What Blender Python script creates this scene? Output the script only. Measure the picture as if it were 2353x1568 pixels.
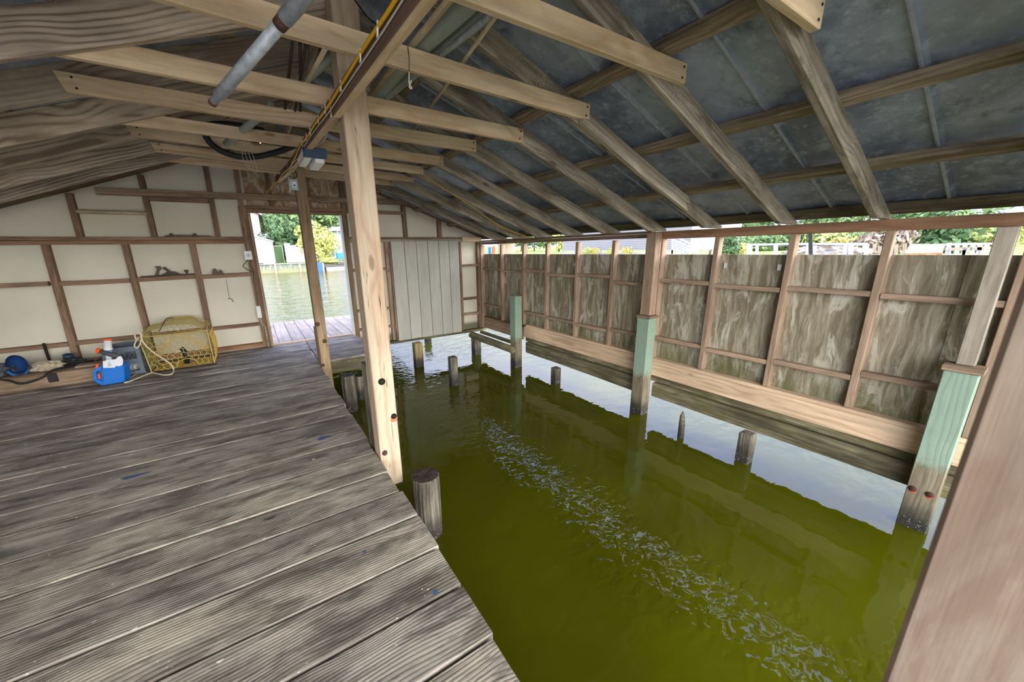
import bpy, bmesh, math, random
from mathutils import Vector, Matrix, noise as mnoise
random.seed(7)
for o in list(bpy.data.objects): bpy.data.objects.remove(o)
SC = bpy.context.scene
COL = SC.collection
PI = math.pi

# ------------------------------------------------------------------ camera
F, CX, CY = 846.647, 1133.819, 800.116          # focal length and optical axis in 2353x1568 pixels
def _rot(a, b, c):
    ca, sa, cb, sb, cc, sc = math.cos(a), math.sin(a), math.cos(b), math.sin(b), math.cos(c), math.sin(c)
    fwd = Vector((sa*cb, ca*cb, -sb)); right = Vector((ca, -sa, 0)); down = fwd.cross(right)
    return cc*right+sc*down, -sc*right+cc*down, fwd
R_, D_, F_ = _rot(math.radians(32.45196154), math.radians(15.04265801), math.radians(1.08205429))
EYE = Vector((0, 0, 1.45))
cam_d = bpy.data.cameras.new('camera'); cam = bpy.data.objects.new('camera', cam_d); COL.objects.link(cam)
cam_d.sensor_width = 36; cam_d.lens = F*36/2353
cam_d.shift_x = (1176.5-CX)/2353; cam_d.shift_y = (CY-784)/2353
cam_d.clip_start = .02; cam_d.clip_end = 1000
m = Matrix((R_, -D_, -F_)).transposed().to_4x4(); m.translation = EYE
cam.matrix_world = m
SC.camera = cam
cam_d.dof.use_dof = True; cam_d.dof.focus_distance = 4.5; cam_d.dof.aperture_fstop = 3.2
def ray(x, y): return R_*((x-CX)/F)+D_*((y-CY)/F)+F_
def on(ax, val, x, y):
    """point of the plane <axis ax = val> seen at a measured spot of the photograph"""
    d = ray(x, y); return EYE+d*((val-EYE[ax])/d[ax])

# ------------------------------------------------------------------ world, exposure
SC.view_settings.view_transform = 'Standard'; SC.view_settings.look = 'None'
SC.view_settings.gamma = 1; SC.view_settings.exposure = 0.80
SC.view_settings.use_curve_mapping = False
W = bpy.data.worlds.new('overcast_sky'); SC.world = W; W.use_nodes = True
class NT:
    def __init__(s, tree): s.t = tree; s.n = tree.nodes; s.l = tree.links
    def new(s, typ, **kw):
        n = s.n.new(typ)
        for k, v in kw.items(): setattr(n, k, v)
        return n
    def put(s, sock, v):
        if isinstance(v, bpy.types.NodeSocket): s.l.new(v, sock)
        elif v is not None:
            if hasattr(sock.default_value, '__len__') and not hasattr(v, '__len__'): v = (v, v, v)
            if hasattr(sock.default_value, '__len__') and len(sock.default_value) == 4 and len(v) == 3: v = (*v, 1)
            sock.default_value = v
    def math(s, op, a, b=None, c=None, clamp=False):
        n = s.new('ShaderNodeMath', operation=op, use_clamp=clamp)
        for i, v in enumerate((a, b, c)):
            if v is not None: s.put(n.inputs[i], v)
        return n.outputs[0]
    def vmath(s, op, a, b=None, scale=None):
        n = s.new('ShaderNodeVectorMath', operation=op)
        s.put(n.inputs[0], a)
        if b is not None: s.put(n.inputs[1], b)
        if scale is not None: s.put(n.inputs['Scale'], scale)
        return n.outputs['Value'] if op in ('LENGTH', 'DISTANCE', 'DOT_PRODUCT') else n.outputs[0]
    def noise(s, vec, scale=1, detail=3, rough=.55, dist=0):
        n = s.new('ShaderNodeTexNoise'); s.put(n.inputs['Vector'], vec)
        n.inputs['Scale'].default_value = scale; n.inputs['Detail'].default_value = detail
        n.inputs['Roughness'].default_value = rough; n.inputs['Distortion'].default_value = dist
        return n.outputs['Fac']
    def voro(s, vec, scale=1, feature='F1', out='Distance', rnd=1):
        n = s.new('ShaderNodeTexVoronoi', feature=feature); s.put(n.inputs['Vector'], vec)
        n.inputs['Scale'].default_value = scale; n.inputs['Randomness'].default_value = rnd
        return n.outputs[out]
    def rng(s, v, a, b, c=0, d=1, smooth=True):
        n = s.new('ShaderNodeMapRange', interpolation_type='SMOOTHSTEP' if smooth else 'LINEAR')
        s.put(n.inputs[0], v)
        for i, x in enumerate((a, b, c, d)): s.put(n.inputs[1+i], x)
        return n.outputs[0]
    def mix(s, f, a, b, mode='MIX'):
        n = s.new('ShaderNodeMix', data_type='RGBA', blend_type=mode)
        s.put(n.inputs[0], f); s.put(n.inputs[6], a); s.put(n.inputs[7], b); return n.outputs[2]
    def sep(s, v): n = s.new('ShaderNodeSeparateXYZ'); s.put(n.inputs[0], v); return n.outputs
    def comb(s, x, y, z):
        n = s.new('ShaderNodeCombineXYZ')
        for i, v in enumerate((x, y, z)): s.put(n.inputs[i], v)
        return n.outputs[0]
    def bump(s, h, strength=.5, dist=.01, normal=None):
        n = s.new('ShaderNodeBump'); s.put(n.inputs['Height'], h)
        n.inputs['Strength'].default_value = strength; n.inputs['Distance'].default_value = dist
        if normal is not None: s.put(n.inputs['Normal'], normal)
        return n.outputs[0]

w = NT(W.node_tree); bg = [n for n in w.n if n.type == 'BACKGROUND'][0]
tc = w.new('ShaderNodeTexCoord'); d = tc.outputs['Generated']
sx = w.sep(d)
up = w.math('MAXIMUM', sx[2], .04)
flat = w.comb(w.math('DIVIDE', sx[0], w.math('ADD', up, .25)), w.math('DIVIDE', sx[1], w.math('ADD', up, .25)), 0)
cl = w.noise(flat, 1.6, 6, .6, .3)
cloud = w.rng(cl, .40, .62)
blue = w.mix(w.rng(sx[2], 0, .7), (.68, .77, .95), (.42, .53, 1.0))
skyc = w.mix(w.math('MULTIPLY', cloud, .55), blue, (.93, .94, .97))
south = w.rng(sx[1], .1, -.9, 0, 1.0)       # unseen sky behind the camera, brightened and warmed to light the interior
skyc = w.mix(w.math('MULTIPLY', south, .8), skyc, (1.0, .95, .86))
high = w.rng(sx[2], .10, .42, .80, 3.3)      # overcast: the sky is brighter overhead than at the horizon
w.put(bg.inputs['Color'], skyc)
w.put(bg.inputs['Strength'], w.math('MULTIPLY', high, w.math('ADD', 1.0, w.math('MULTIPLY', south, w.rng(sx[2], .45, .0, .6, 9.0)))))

# ------------------------------------------------------------------ helpers
def link(o): COL.objects.link(o); return o
def tag(o, label=None, cat=None, group=None, kind=None):
    if label: o['label'] = label
    if cat: o['category'] = cat
    if group: o['group'] = group
    if kind: o['kind'] = kind
    return o
def empty(name, loc=(0, 0, 0), rz=0, **kw):
    o = link(bpy.data.objects.new(name, None)); o.location = loc; o.rotation_euler = (0, 0, rz)
    o.empty_display_size = .1
    return tag(o, **kw)
def mesh(name, verts, faces, mat, parent=None, frame=None, smooth=False, **kw):
    """verts in world space; frame = local frame the wood grain follows (X along the grain)"""
    if frame is None: frame = Matrix.Translation(sum((Vector(v) for v in verts), Vector())/max(1, len(verts)))
    inv = frame.inverted()
    me = bpy.data.meshes.new(name); me.from_pydata([tuple(inv@Vector(v)) for v in verts], [], faces); me.update()
    o = link(bpy.data.objects.new(name, me))
    if parent is not None:
        o.parent = parent
        bpy.context.view_layer.update() if False else None
        o.matrix_parent_inverse = Matrix.Identity(4)
        o.matrix_basis = pm(parent).inverted()@frame
    else: o.matrix_basis = frame
    for mm in (mat if isinstance(mat, (list, tuple)) else [mat]): me.materials.append(mm)
    if smooth:
        for p in me.polygons: p.use_smooth = True
    return tag(o, **kw)
def pm(o):
    m_ = o.matrix_basis.copy()
    while o.parent is not None: o = o.parent; m_ = o.matrix_basis@m_
    return m_
def frame_of(p0, p1, upv=(0, 0, 1)):
    p0, p1 = Vector(p0), Vector(p1); x = (p1-p0).normalized(); u = Vector(upv)
    y = u.cross(x)
    if y.length < 1e-4: y = Vector((0, 1, 0)).cross(x) if abs(x.y) < .9 else Vector((1, 0, 0)).cross(x)
    y.normalize(); z = x.cross(y)
    m_ = Matrix((x, y, z)).transposed().to_4x4(); m_.translation = (p0+p1)/2
    return m_
def box_vf(L, w_, h_, b=.004, seg=1, wob=0, mid=(0, 0, 0)):
    """bevelled bar, long side along X"""
    bm = bmesh.new(); bmesh.ops.create_cube(bm, size=1)
    for v in bm.verts: v.co = Vector((v.co.x*L, v.co.y*w_, v.co.z*h_))
    if wob:
        n = max(3, int(L/.35))
        ed = [e for e in bm.edges if abs((e.verts[0].co-e.verts[1].co).x) > L*.5]
        bmesh.ops.subdivide_edges(bm, edges=ed, cuts=n, use_grid_fill=True)
        sd = random.random()*90
        for v in bm.verts:
            t = v.co.x*1.3+sd
            v.co.y += mnoise.noise(Vector((t, 3, v.co.z*8)))*wob; v.co.z += mnoise.noise(Vector((t, 9, v.co.y*8)))*wob
    ed = [e for e in bm.edges if len(e.link_faces) == 2 and e.calc_face_angle(0) > .8]
    if b: bmesh.ops.bevel(bm, geom=ed, offset=min(b, w_*.3, h_*.3), segments=seg, affect='EDGES')
    vs = [v.co+Vector(mid) for v in bm.verts]; fs = [[v.index for v in f.verts] for f in bm.faces]
    bm.free(); return vs, fs
def bar(name, p0, p1, w_, h_, mat, parent=None, upv=(0, 0, 1), b=.004, wob=.0, **kw):
    """timber from p0 to p1; w_ across, h_ along upv"""
    fr = frame_of(p0, p1, upv); L = (Vector(p1)-Vector(p0)).length
    vs, fs = box_vf(L, w_, h_, b, 1, wob)
    return mesh(name, [fr@v for v in vs], fs, mat, parent, fr, **kw)
def bx(name, x0, x1, y0, y1, z0, z1, mat, parent=None, b=.003, grain='auto', wob=0, **kw):
    """axis aligned box; grain follows its longest side"""
    dx, dy, dz = x1-x0, y1-y0, z1-z0; c = ((x0+x1)/2, (y0+y1)/2, (z0+z1)/2)
    ax = grain if grain != 'auto' else 'xyz'[[dx, dy, dz].index(max(dx, dy, dz))]
    if ax == 'x': return bar(name, (x0, c[1], c[2]), (x1, c[1], c[2]), dy, dz, mat, parent, (0, 0, 1), b, wob, **kw)
    if ax == 'y': return bar(name, (c[0], y0, c[2]), (c[0], y1, c[2]), dx, dz, mat, parent, (0, 0, 1), b, wob, **kw)
    return bar(name, (c[0], c[1], z0), (c[0], c[1], z1), dy, dx, mat, parent, (1, 0, 0), b, wob, **kw)
def prism(name, pts, off, mat, parent=None, frame=None, **kw):
    pts = [Vector(p) for p in pts]; off = Vector(off); n = len(pts)
    vs = pts+[p+off for p in pts]
    nrm = sum((pts[i].cross(pts[(i+1) % n]) for i in range(n)), Vector())
    a, b_ = list(range(n)), list(range(n, 2*n))
    if nrm.dot(off) < 0: a, b_ = b_[::-1][::-1], a
    fs = [list(reversed(a)), list(b_)]+[[a[i], a[(i+1) % n], b_[(i+1) % n], b_[i]] for i in range(n)]
    o = mesh(name, vs, fs, mat, parent, frame, **kw)
    return o
def tube_vf(pts, r, n=8, cap=True, closed=False):
    pts = [Vector(p) for p in pts]; N = len(pts); vs = []; fs = []
    rr = r if hasattr(r, '__len__') else [r]*N
    t0 = (pts[1]-pts[0]).normalized(); u = t0.orthogonal().normalized()
    for i, p in enumerate(pts):
        t = ((pts[(i+1) % N] if closed or i < N-1 else p)-(pts[i-1] if closed or i > 0 else p)).normalized()
        u = (u-t*u.dot(t)); u = u.normalized() if u.length > 1e-6 else t.orthogonal().normalized(); v = t.cross(u)
        for k in range(n):
            a = 2*PI*k/n; vs.append(p+(u*math.cos(a)+v*math.sin(a))*rr[i])
    for i in range(N if closed else N-1):
        j = (i+1) % N
        for k in range(n): fs.append([i*n+k, i*n+(k+1) % n, j*n+(k+1) % n, j*n+k])
    if cap and not closed: fs.append(list(range(n))[::-1]); fs.append([(N-1)*n+k for k in range(n)])
    return vs, fs
def tube(name, pts, r, mat, parent=None, n=8, closed=False, frame=None, smooth=True, **kw):
    vs, fs = tube_vf(pts, r, n, True, closed); return mesh(name, vs, fs, mat, parent, frame, smooth, **kw)
def curve_pts(ctrl, k=8):
    ctrl = [Vector(c) for c in ctrl]; out = []
    P = [ctrl[0]]+ctrl+[ctrl[-1]]
    for i in range(1, len(P)-2):
        p0, p1, p2, p3 = P[i-1:i+3]
        for j in range(k):
            t = j/k; out.append(.5*((2*p1)+(p2-p0)*t+(2*p0-5*p1+4*p2-p3)*t*t+(3*p1-p0-3*p2+p3)*t**3))
    out.append(ctrl[-1]); return out
def lathe(name, prof, base, mat, parent=None, n=24, axis=(0, 0, 1), smooth=True, frame=None, **kw):
    """prof = [(radius, height)]"""
    ax = Vector(axis).normalized(); u = ax.orthogonal().normalized(); v = ax.cross(u); base = Vector(base); vs = []; fs = []
    for r, h in prof:
        for k in range(n): a = 2*PI*k/n; vs.append(base+ax*h+(u*math.cos(a)+v*math.sin(a))*r)
    for i in range(len(prof)-1):
        for k in range(n): fs.append([i*n+k, i*n+(k+1) % n, (i+1)*n+(k+1) % n, (i+1)*n+k])
    fs.append(list(range(n))[::-1]); fs.append([(len(prof)-1)*n+k for k in range(n)])
    return mesh(name, vs, fs, mat, parent, frame, smooth, **kw)
def join_vf(parts):
    vs, fs = [], []
    for v, f in parts:
        k = len(vs); vs += list(v); fs += [[i+k for i in q] for q in f]
    return vs, fs
def boxv(x0, x1, y0, y1, z0, z1):
    return ([Vector((x, y, z)) for x in (x0, x1) for y in (y0, y1) for z in (z0, z1)],
            [[0, 1, 3, 2], [4, 6, 7, 5], [0, 4, 5, 1], [2, 3, 7, 6], [0, 2, 6, 4], [1, 5, 7, 3]])
ORD = ['first', 'second', 'third', 'fourth', 'fifth', 'sixth', 'seventh', 'eighth', 'ninth', 'tenth', 'eleventh', 'twelfth', 'thirteenth']

# ------------------------------------------------------------------ materials
def S(r, g, b):
    f = lambda c: (c/255)/12.92 if c/255 <= .04045 else ((c/255+.055)/1.055)**2.4
    return (f(r), f(g), f(b))
def newmat(name):
    m_ = bpy.data.materials.new(name); m_.use_nodes = True; t = NT(m_.node_tree)
    b = [n for n in t.n if n.type == 'BSDF_PRINCIPLED'][0]; return m_, t, b
def plain(name, col, rough=.6, metal=0, mottled=.12, scale=9, bump=0, spec=.4):
    m_, t, b = newmat(name); tc = t.new('ShaderNodeTexCoord').outputs['Object']
    n = t.noise(tc, scale, 4, .6)
    c = t.mix(1, (*col, 1), t.mix(n, (1-mottled*2,)*3, (1+mottled,)*3), 'MULTIPLY')
    t.put(b.inputs['Base Color'], c); b.inputs['Roughness'].default_value = rough
    b.inputs['Metallic'].default_value = metal; b.inputs['Specular IOR Level'].default_value = spec
    if bump: t.put(b.inputs['Normal'], t.bump(t.noise(tc, scale*3, 4), .6, bump))
    return m_
def wood(name, light, dark, grain=.5, freq=330, stain=None, stain_amt=.4, stain_scale=2.2, streak=.35, moss=0, mosscol=S(92, 100, 40),
         knot=.6, rough=.85, bump=.35, vary=.12, waterline=None, specks=0, paint=None, fine=.25, crack=0, blotch=.25, bluepaint=False):
    m_, t, b = newmat(name)
    tc = t.new('ShaderNodeTexCoord').outputs['Object']
    rnd = t.new('ShaderNodeObjectInfo').outputs['Random']
    bid = t.new('ShaderNodeAttribute', attribute_name='bid').outputs['Fac']
    seed = t.math('ADD', t.math('MULTIPLY', rnd, 61.3), t.math('MULTIPLY', bid, 7.77))
    r1 = t.math('FRACT', t.math('MULTIPLY', seed, 3.17)); r2 = t.math('FRACT', t.math('MULTIPLY', seed, 5.71))
    p = t.vmath('ADD', tc, t.comb(t.math('MULTIPLY', seed, 4.3), 0, 0))
    x, y, z = t.sep(p)[0:3]
    p2 = t.vmath('ADD', tc, t.comb(t.math('MULTIPLY', seed, 4.3), t.math('MULTIPLY', seed, 2.1), t.math('MULTIPLY', seed, 1.3)))
    sp = t.sep(p2)
    # knots
    kv = t.comb(t.math('MULTIPLY', sp[0], 1.8), t.math('MULTIPLY', sp[1], 5.0), t.math('MULTIPLY', sp[2], 5.0))
    kd = t.voro(kv, 1.0)
    kn = t.rng(kd, .11, .06); kh = t.rng(kd, .45, .05)
    # growth rings cut lengthwise
    w1 = t.noise(t.comb(t.math('MULTIPLY', sp[0], .8), t.math('MULTIPLY', sp[1], 2.2), t.math('MULTIPLY', sp[2], 2.2)), 1, 2, .5)
    w2 = t.noise(t.comb(t.math('MULTIPLY', sp[0], .75), t.math('MULTIPLY', sp[1], 2.2), 7.7), 1, 2, .5)
    yy = t.math('ADD', y, t.math('ADD', t.math('MULTIPLY', t.math('SUBTRACT', r1, .5), .30), t.math('MULTIPLY', t.math('SUBTRACT', w1, .5), .16)))
    zz = t.math('ADD', z, t.math('ADD', t.math('MULTIPLY', t.math('SUBTRACT', r2, .5), .22), t.math('MULTIPLY', t.math('SUBTRACT', w2, .5), .16)))
    rad = t.math('SQRT', t.math('ADD', t.math('MULTIPLY', yy, yy), t.math('MULTIPLY', zz, zz)))
    rad = t.math('ADD', rad, t.math('MULTIPLY', kh, .03))
    rad = t.math('ADD', rad, t.math('MULTIPLY', t.noise(t.comb(t.math('MULTIPLY', sp[0], 6), t.math('MULTIPLY', sp[1], 30), t.math('MULTIPLY', sp[2], 30)), 1, 2), .006))
    s_ = t.math('SINE', t.math('MULTIPLY', rad, freq))
    ring = t.math('POWER', t.math('ADD', t.math('MULTIPLY', s_, .5), .5), 2.2)
    rgm = t.noise(t.comb(t.math('MULTIPLY', sp[0], 1.1), t.math('MULTIPLY', sp[1], 9), t.math('MULTIPLY', sp[2], 9)), 1, 3)
    ringf = t.math('MULTIPLY', ring, t.math('MULTIPLY', t.rng(rgm, .3, .62), grain))
    fib = t.noise(t.comb(t.math('MULTIPLY', sp[0], 7), t.math('MULTIPLY', sp[1], 260), t.math('MULTIPLY', sp[2], 260)), 1, 3, .6)
    strk = t.noise(t.comb(t.math('MULTIPLY', sp[0], 1.4), t.math('MULTIPLY', sp[1], 26), t.math('MULTIPLY', sp[2], 26)), 1, 4, .65)
    big = t.noise(t.vmath('MULTIPLY', p2, (.8, 1.6, 1.6)), stain_scale, 5, .62, .4)
    c = t.mix(ringf, light, dark)
    c = t.mix(1, c, t.mix(t.rng(strk, .3, .72), (1-streak,)*3, (1+streak*.45,)*3), 'MULTIPLY')
    c = t.mix(1, c, t.mix(fib, (1-fine,)*3, (1+fine,)*3), 'MULTIPLY')
    c = t.mix(1, c, t.mix(t.rng(big, .3, .7), (1-blotch,)*3, (1+blotch*.5,)*3), 'MULTIPLY')
    if stain is not None:
        sm = t.noise(t.comb(t.math('MULTIPLY', sp[0], 1.0), t.math('MULTIPLY', sp[1], 4.5), t.math('MULTIPLY', sp[2], 4.5)), stain_scale, 6, .68, .5)
        c = t.mix(t.math('MULTIPLY', t.rng(sm, .46, .66), stain_amt), c, stain)
    if knot: c = t.mix(t.math('MULTIPLY', t.math('MULTIPLY', kn, knot), t.rng(fib, .2, .6, .7, 1)), c, t.mix(.35, dark, (.05, .025, .012)))
    if crack:
        cr = t.noise(t.comb(t.math('MULTIPLY', sp[0], 1.1), t.math('MULTIPLY', sp[1], 45), t.math('MULTIPLY', sp[2], 45)), 1, 2, .4, .2)
        ck = t.rng(t.math('ABSOLUTE', t.math('SUBTRACT', cr, .5)), .012, .002)
        ck = t.math('MULTIPLY', ck, t.rng(rgm, .5, .58)); c = t.mix(t.math('MULTIPLY', ck, crack), c, (.02, .017, .012))
    if vary: c = t.mix(1, c, t.mix(r2, (1-vary, 1-vary, 1-vary*.85), (1+vary, 1+vary*.9, 1+vary*.75)), 'MULTIPLY')
    geo = t.new('ShaderNodeNewGeometry').outputs['Position']; gz = t.sep(geo)[2]
    if paint is not None:      # old green paint above a worn, weathered foot
        pn = t.math('ADD', gz, t.math('MULTIPLY', t.math('SUBTRACT', t.noise(geo, 22, 4, .7), .5), .22))
        pm_ = t.rng(pn, paint[1]-.05, paint[1]+.05)
        pc = t.mix(1, (*paint[0], 1), t.mix(t.noise(geo, 9, 4), (.86,)*3, (1.1,)*3), 'MULTIPLY')
        pc = t.mix(1, pc, t.mix(ring, (1.04,)*3, (.94,)*3), 'MULTIPLY')
        c = t.mix(pm_, c, pc)
    if moss:
        mn = t.noise(t.vmath('MULTIPLY', p2, (1, 2, 2)), 2.8, 5, .65)
        c = t.mix(t.math('MULTIPLY', t.rng(mn, .5, .68), moss), c, mosscol)
    if specks:
        sv = t.voro(t.vmath('MULTIPLY', p2, (1, 1, 1)), 75); sn = t.noise(p2, 3.5, 2)
        smk = t.math('MULTIPLY', t.rng(sv, .26, .16), t.rng(sn, .52, .62)); c = t.mix(t.math('MULTIPLY', smk, specks), c, S(225, 215, 180))
    if bluepaint:
        bn = t.noise(t.vmath('MULTIPLY', p2, (5, 16, 16)), 1, 2, .4); bm_ = t.noise(p2, .9, 1)
        wn = t.voro(t.vmath('MULTIPLY', p2, (1, 1.6, 1.6)), 26); wm = t.noise(p2, 7, 2)
        c = t.mix(t.math('MULTIPLY', t.rng(wn, .13, .08), t.rng(wm, .56, .62)), c, S(215, 212, 200))
    if waterline is not None:
        wn = t.math('ADD', gz, t.math('MULTIPLY', t.math('SUBTRACT', t.noise(geo, 12, 4), .5), .12))
        c = t.mix(t.rng(wn, waterline+.30, waterline+.05), c, S(52, 50, 46))
        bv = t.voro(geo, 95); bmask = t.math('MULTIPLY', t.rng(bv, .3, .2), t.math('MULTIPLY', t.rng(gz, waterline+.12, waterline+.04), t.rng(t.noise(geo, 30, 2), .48, .55)))
        c = t.mix(bmask, c, S(200, 200, 190))
    t.put(b.inputs['Base Color'], c)
    b.inputs['Roughness'].default_value = rough; b.inputs['Specular IOR Level'].default_value = .25
    if bump:
        h = t.math('ADD', t.math('MULTIPLY', ring, -.5), t.math('ADD', t.math('MULTIPLY', fib, .5), t.math('MULTIPLY', strk, .6)))
        t.put(b.inputs['Normal'], t.bump(h, bump, .004))
    return m_

M = {}
M['deck'] = wood('weathered_deck_boards', S(164, 156, 144), S(92, 86, 78), .5, 420, S(66, 61, 55), .72, 3.1, .22, moss=.10, knot=.5, bump=.55, vary=.16, fine=.32, blotch=.5, bluepaint=True, crack=.6)
M['pine'] = wood('new_pine', S(224, 203, 168), S(172, 130, 90), .45, 200, S(160, 126, 88), .35, 1.5, .16, knot=.85, bump=.12, vary=.07, fine=.12, blotch=.14, specks=.35)
M['post'] = wood('pale_post_pine', S(190, 173, 150), S(148, 122, 98), .42, 170, S(170, 120, 84), .30, 1.5, .16, knot=.8, bump=.2, vary=.03, fine=.12, crack=.8, blotch=.12)
M['post2'] = wood('brown_post_pine', S(160, 138, 110), S(104, 80, 58), .42, 240, S(112, 88, 62), .4, 1.5, .22, knot=.8, bump=.2, vary=.03, crack=.8)
M['rafter_r'] = wood('weathered_rafter', S(172, 162, 146), S(100, 90, 76), .5, 240, S(84, 76, 62), .65, 1.6, .38, moss=.22, mosscol=S(108, 100, 60), knot=.85, bump=.4, vary=.12, specks=.7, blotch=.38)
M['rafter_l'] = wood('brown_rafter', S(200, 184, 164), S(104, 86, 70), .80, 260, S(120, 104, 90), .42, 1.3, .18, knot=.9, bump=.3, vary=.13, blotch=.3)
M['purlin'] = wood('purlin_wood', S(166, 152, 130), S(94, 80, 64), .5, 240, S(92, 78, 60), .6, 1.8, .42, moss=.3, mosscol=S(95, 92, 45), knot=.5, bump=.4, vary=.1)
M['fascia'] = wood('mossy_eave_wood', S(125, 114, 88), S(66, 58, 42), .4, 260, S(60, 54, 38), .65, 2, .5, moss=.55, mosscol=S(92, 96, 44), knot=.2, bump=.4)
M['stud'] = wood('stud_wood', S(178, 154, 132), S(128, 102, 84), .38, 280, S(112, 84, 64), .4, 1.6, .24, knot=.6, bump=.2, vary=.12, blotch=.2)
M['stud_d'] = wood('dark_stud_wood', S(150, 124, 102), S(98, 76, 60), .42, 280, S(86, 64, 50), .4, 1.6, .28, knot=.6, bump=.2, vary=.12, blotch=.25)
M['plate'] = wood('reddish_plate_wood', S(166, 128, 100), S(116, 82, 60), .5, 280, S(98, 66, 46), .4, 1.2, .25, knot=.5, bump=.2, vary=.04)
M['sill'] = wood('fresh_sill_board', S(234, 206, 174), S(190, 146, 112), .5, 150, S(190, 158, 130), .25, 1.0, .2, knot=.8, bump=.15, vary=.05)
M['beam_m'] = wood('mossy_low_beam', S(142, 134, 106), S(84, 76, 56), .5, 240, S(60, 56, 42), .6, 1.4, .5, moss=.55, mosscol=S(96, 98, 52), knot=.5, bump=.6, vary=.05, crack=.6, blotch=.4)
M['beam_c'] = wood('dark_beam_wood', S(112, 92, 76), S(82, 64, 52), .25, 260, S(84, 68, 58), .4, 1.2, .2, knot=.2, bump=.15, vary=.04)
M['green'] = wood('green_painted_pile', S(150, 140, 118), S(100, 90, 72), .4, 240, S(80, 74, 60), .6, 2, .4, knot=.2, bump=.3, vary=.04, waterline=-.66, paint=(S(142, 164, 146), -.12))
M['pile'] = wood('old_pile_wood', S(138, 131, 116), S(70, 65, 56), .6, 300, S(64, 60, 52), .6, 2.4, .65, knot=.2, bump=.9, vary=.1, waterline=-.66, crack=.9, blotch=.4)
M['pile_y'] = wood('tan_pile_wood', S(170, 150, 108), S(100, 84, 58), .5, 300, S(88, 78, 60), .6, 2.4, .55, knot=.2, bump=.5, vary=.1, waterline=-.66, moss=.3)
M['shutter'] = wood('grey_painted_boards', S(186, 186, 176), S(170, 170, 160), .10, 240, S(150, 148, 138), .25, 1.4, .08, knot=.0, bump=.08, vary=.03, fine=.06, blotch=.08)
M['dock'] = wood('bleached_dock', S(160, 146, 130), S(120, 108, 96), .3, 300, S(140, 128, 122), .5, 1.6, .25, knot=.2, bump=.2, vary=.1)
M['frontpost'] = wood('bleached_front_post', S(166, 150, 134), S(126, 104, 88), .40, 130, S(120, 88, 72), .45, 2.6, .16, knot=.8, bump=.2, vary=.02, fine=.1, crack=0, blotch=.15)
M['stick'] = wood('bamboo_stick', S(204, 188, 154), S(120, 100, 70), .3, 300, S(110, 92, 66), .4, 3, .2, knot=.0, bump=.1)
M['greywood'] = wood('silver_grey_wood', S(182, 172, 156), S(120, 106, 90), .6, 190, S(120, 106, 92), .4, 1.3, .2, knot=.7, bump=.3, vary=.02)
M['weather'] = wood('weathered_ledge_wood', S(160, 138, 116), S(96, 78, 62), .55, 220, S(92, 76, 62), .55, 1.4, .3, knot=.9, bump=.3, vary=.06)

def mk_metal():
    m_, t, b = newmat('galvanised_roof_sheet'); g = t.new('ShaderNodeNewGeometry').outputs['Position']
    n1 = t.noise(g, 1.4, 6, .7, .4); n2 = t.noise(g, 14, 5, .7); v = t.voro(t.vmath('ADD', g, t.vmath('SCALE', t.comb(n2, n2, n2), scale=.15)), 9)
    c = t.mix(t.rng(n1, .35, .66), S(112, 126, 146), S(172, 186, 206))
    c = t.mix(t.math('MULTIPLY', t.rng(n2, .5, .66), .55), c, S(198, 210, 228))
    c = t.mix(t.math('MULTIPLY', t.rng(v, .16, .08), .5), c, S(205, 212, 220))
    c = t.mix(t.math('MULTIPLY', t.rng(t.noise(g, 5, 5, .75), .55, .7), .55), c, S(78, 86, 98))
    t.put(b.inputs['Base Color'], c); b.inputs['Metallic'].default_value = .35
    t.put(b.inputs['Roughness'], t.rng(n2, .3, .7, .38, .62)); t.put(b.inputs['Normal'], t.bump(n1, .4, .02)); return m_
M['metal'] = mk_metal()
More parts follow.
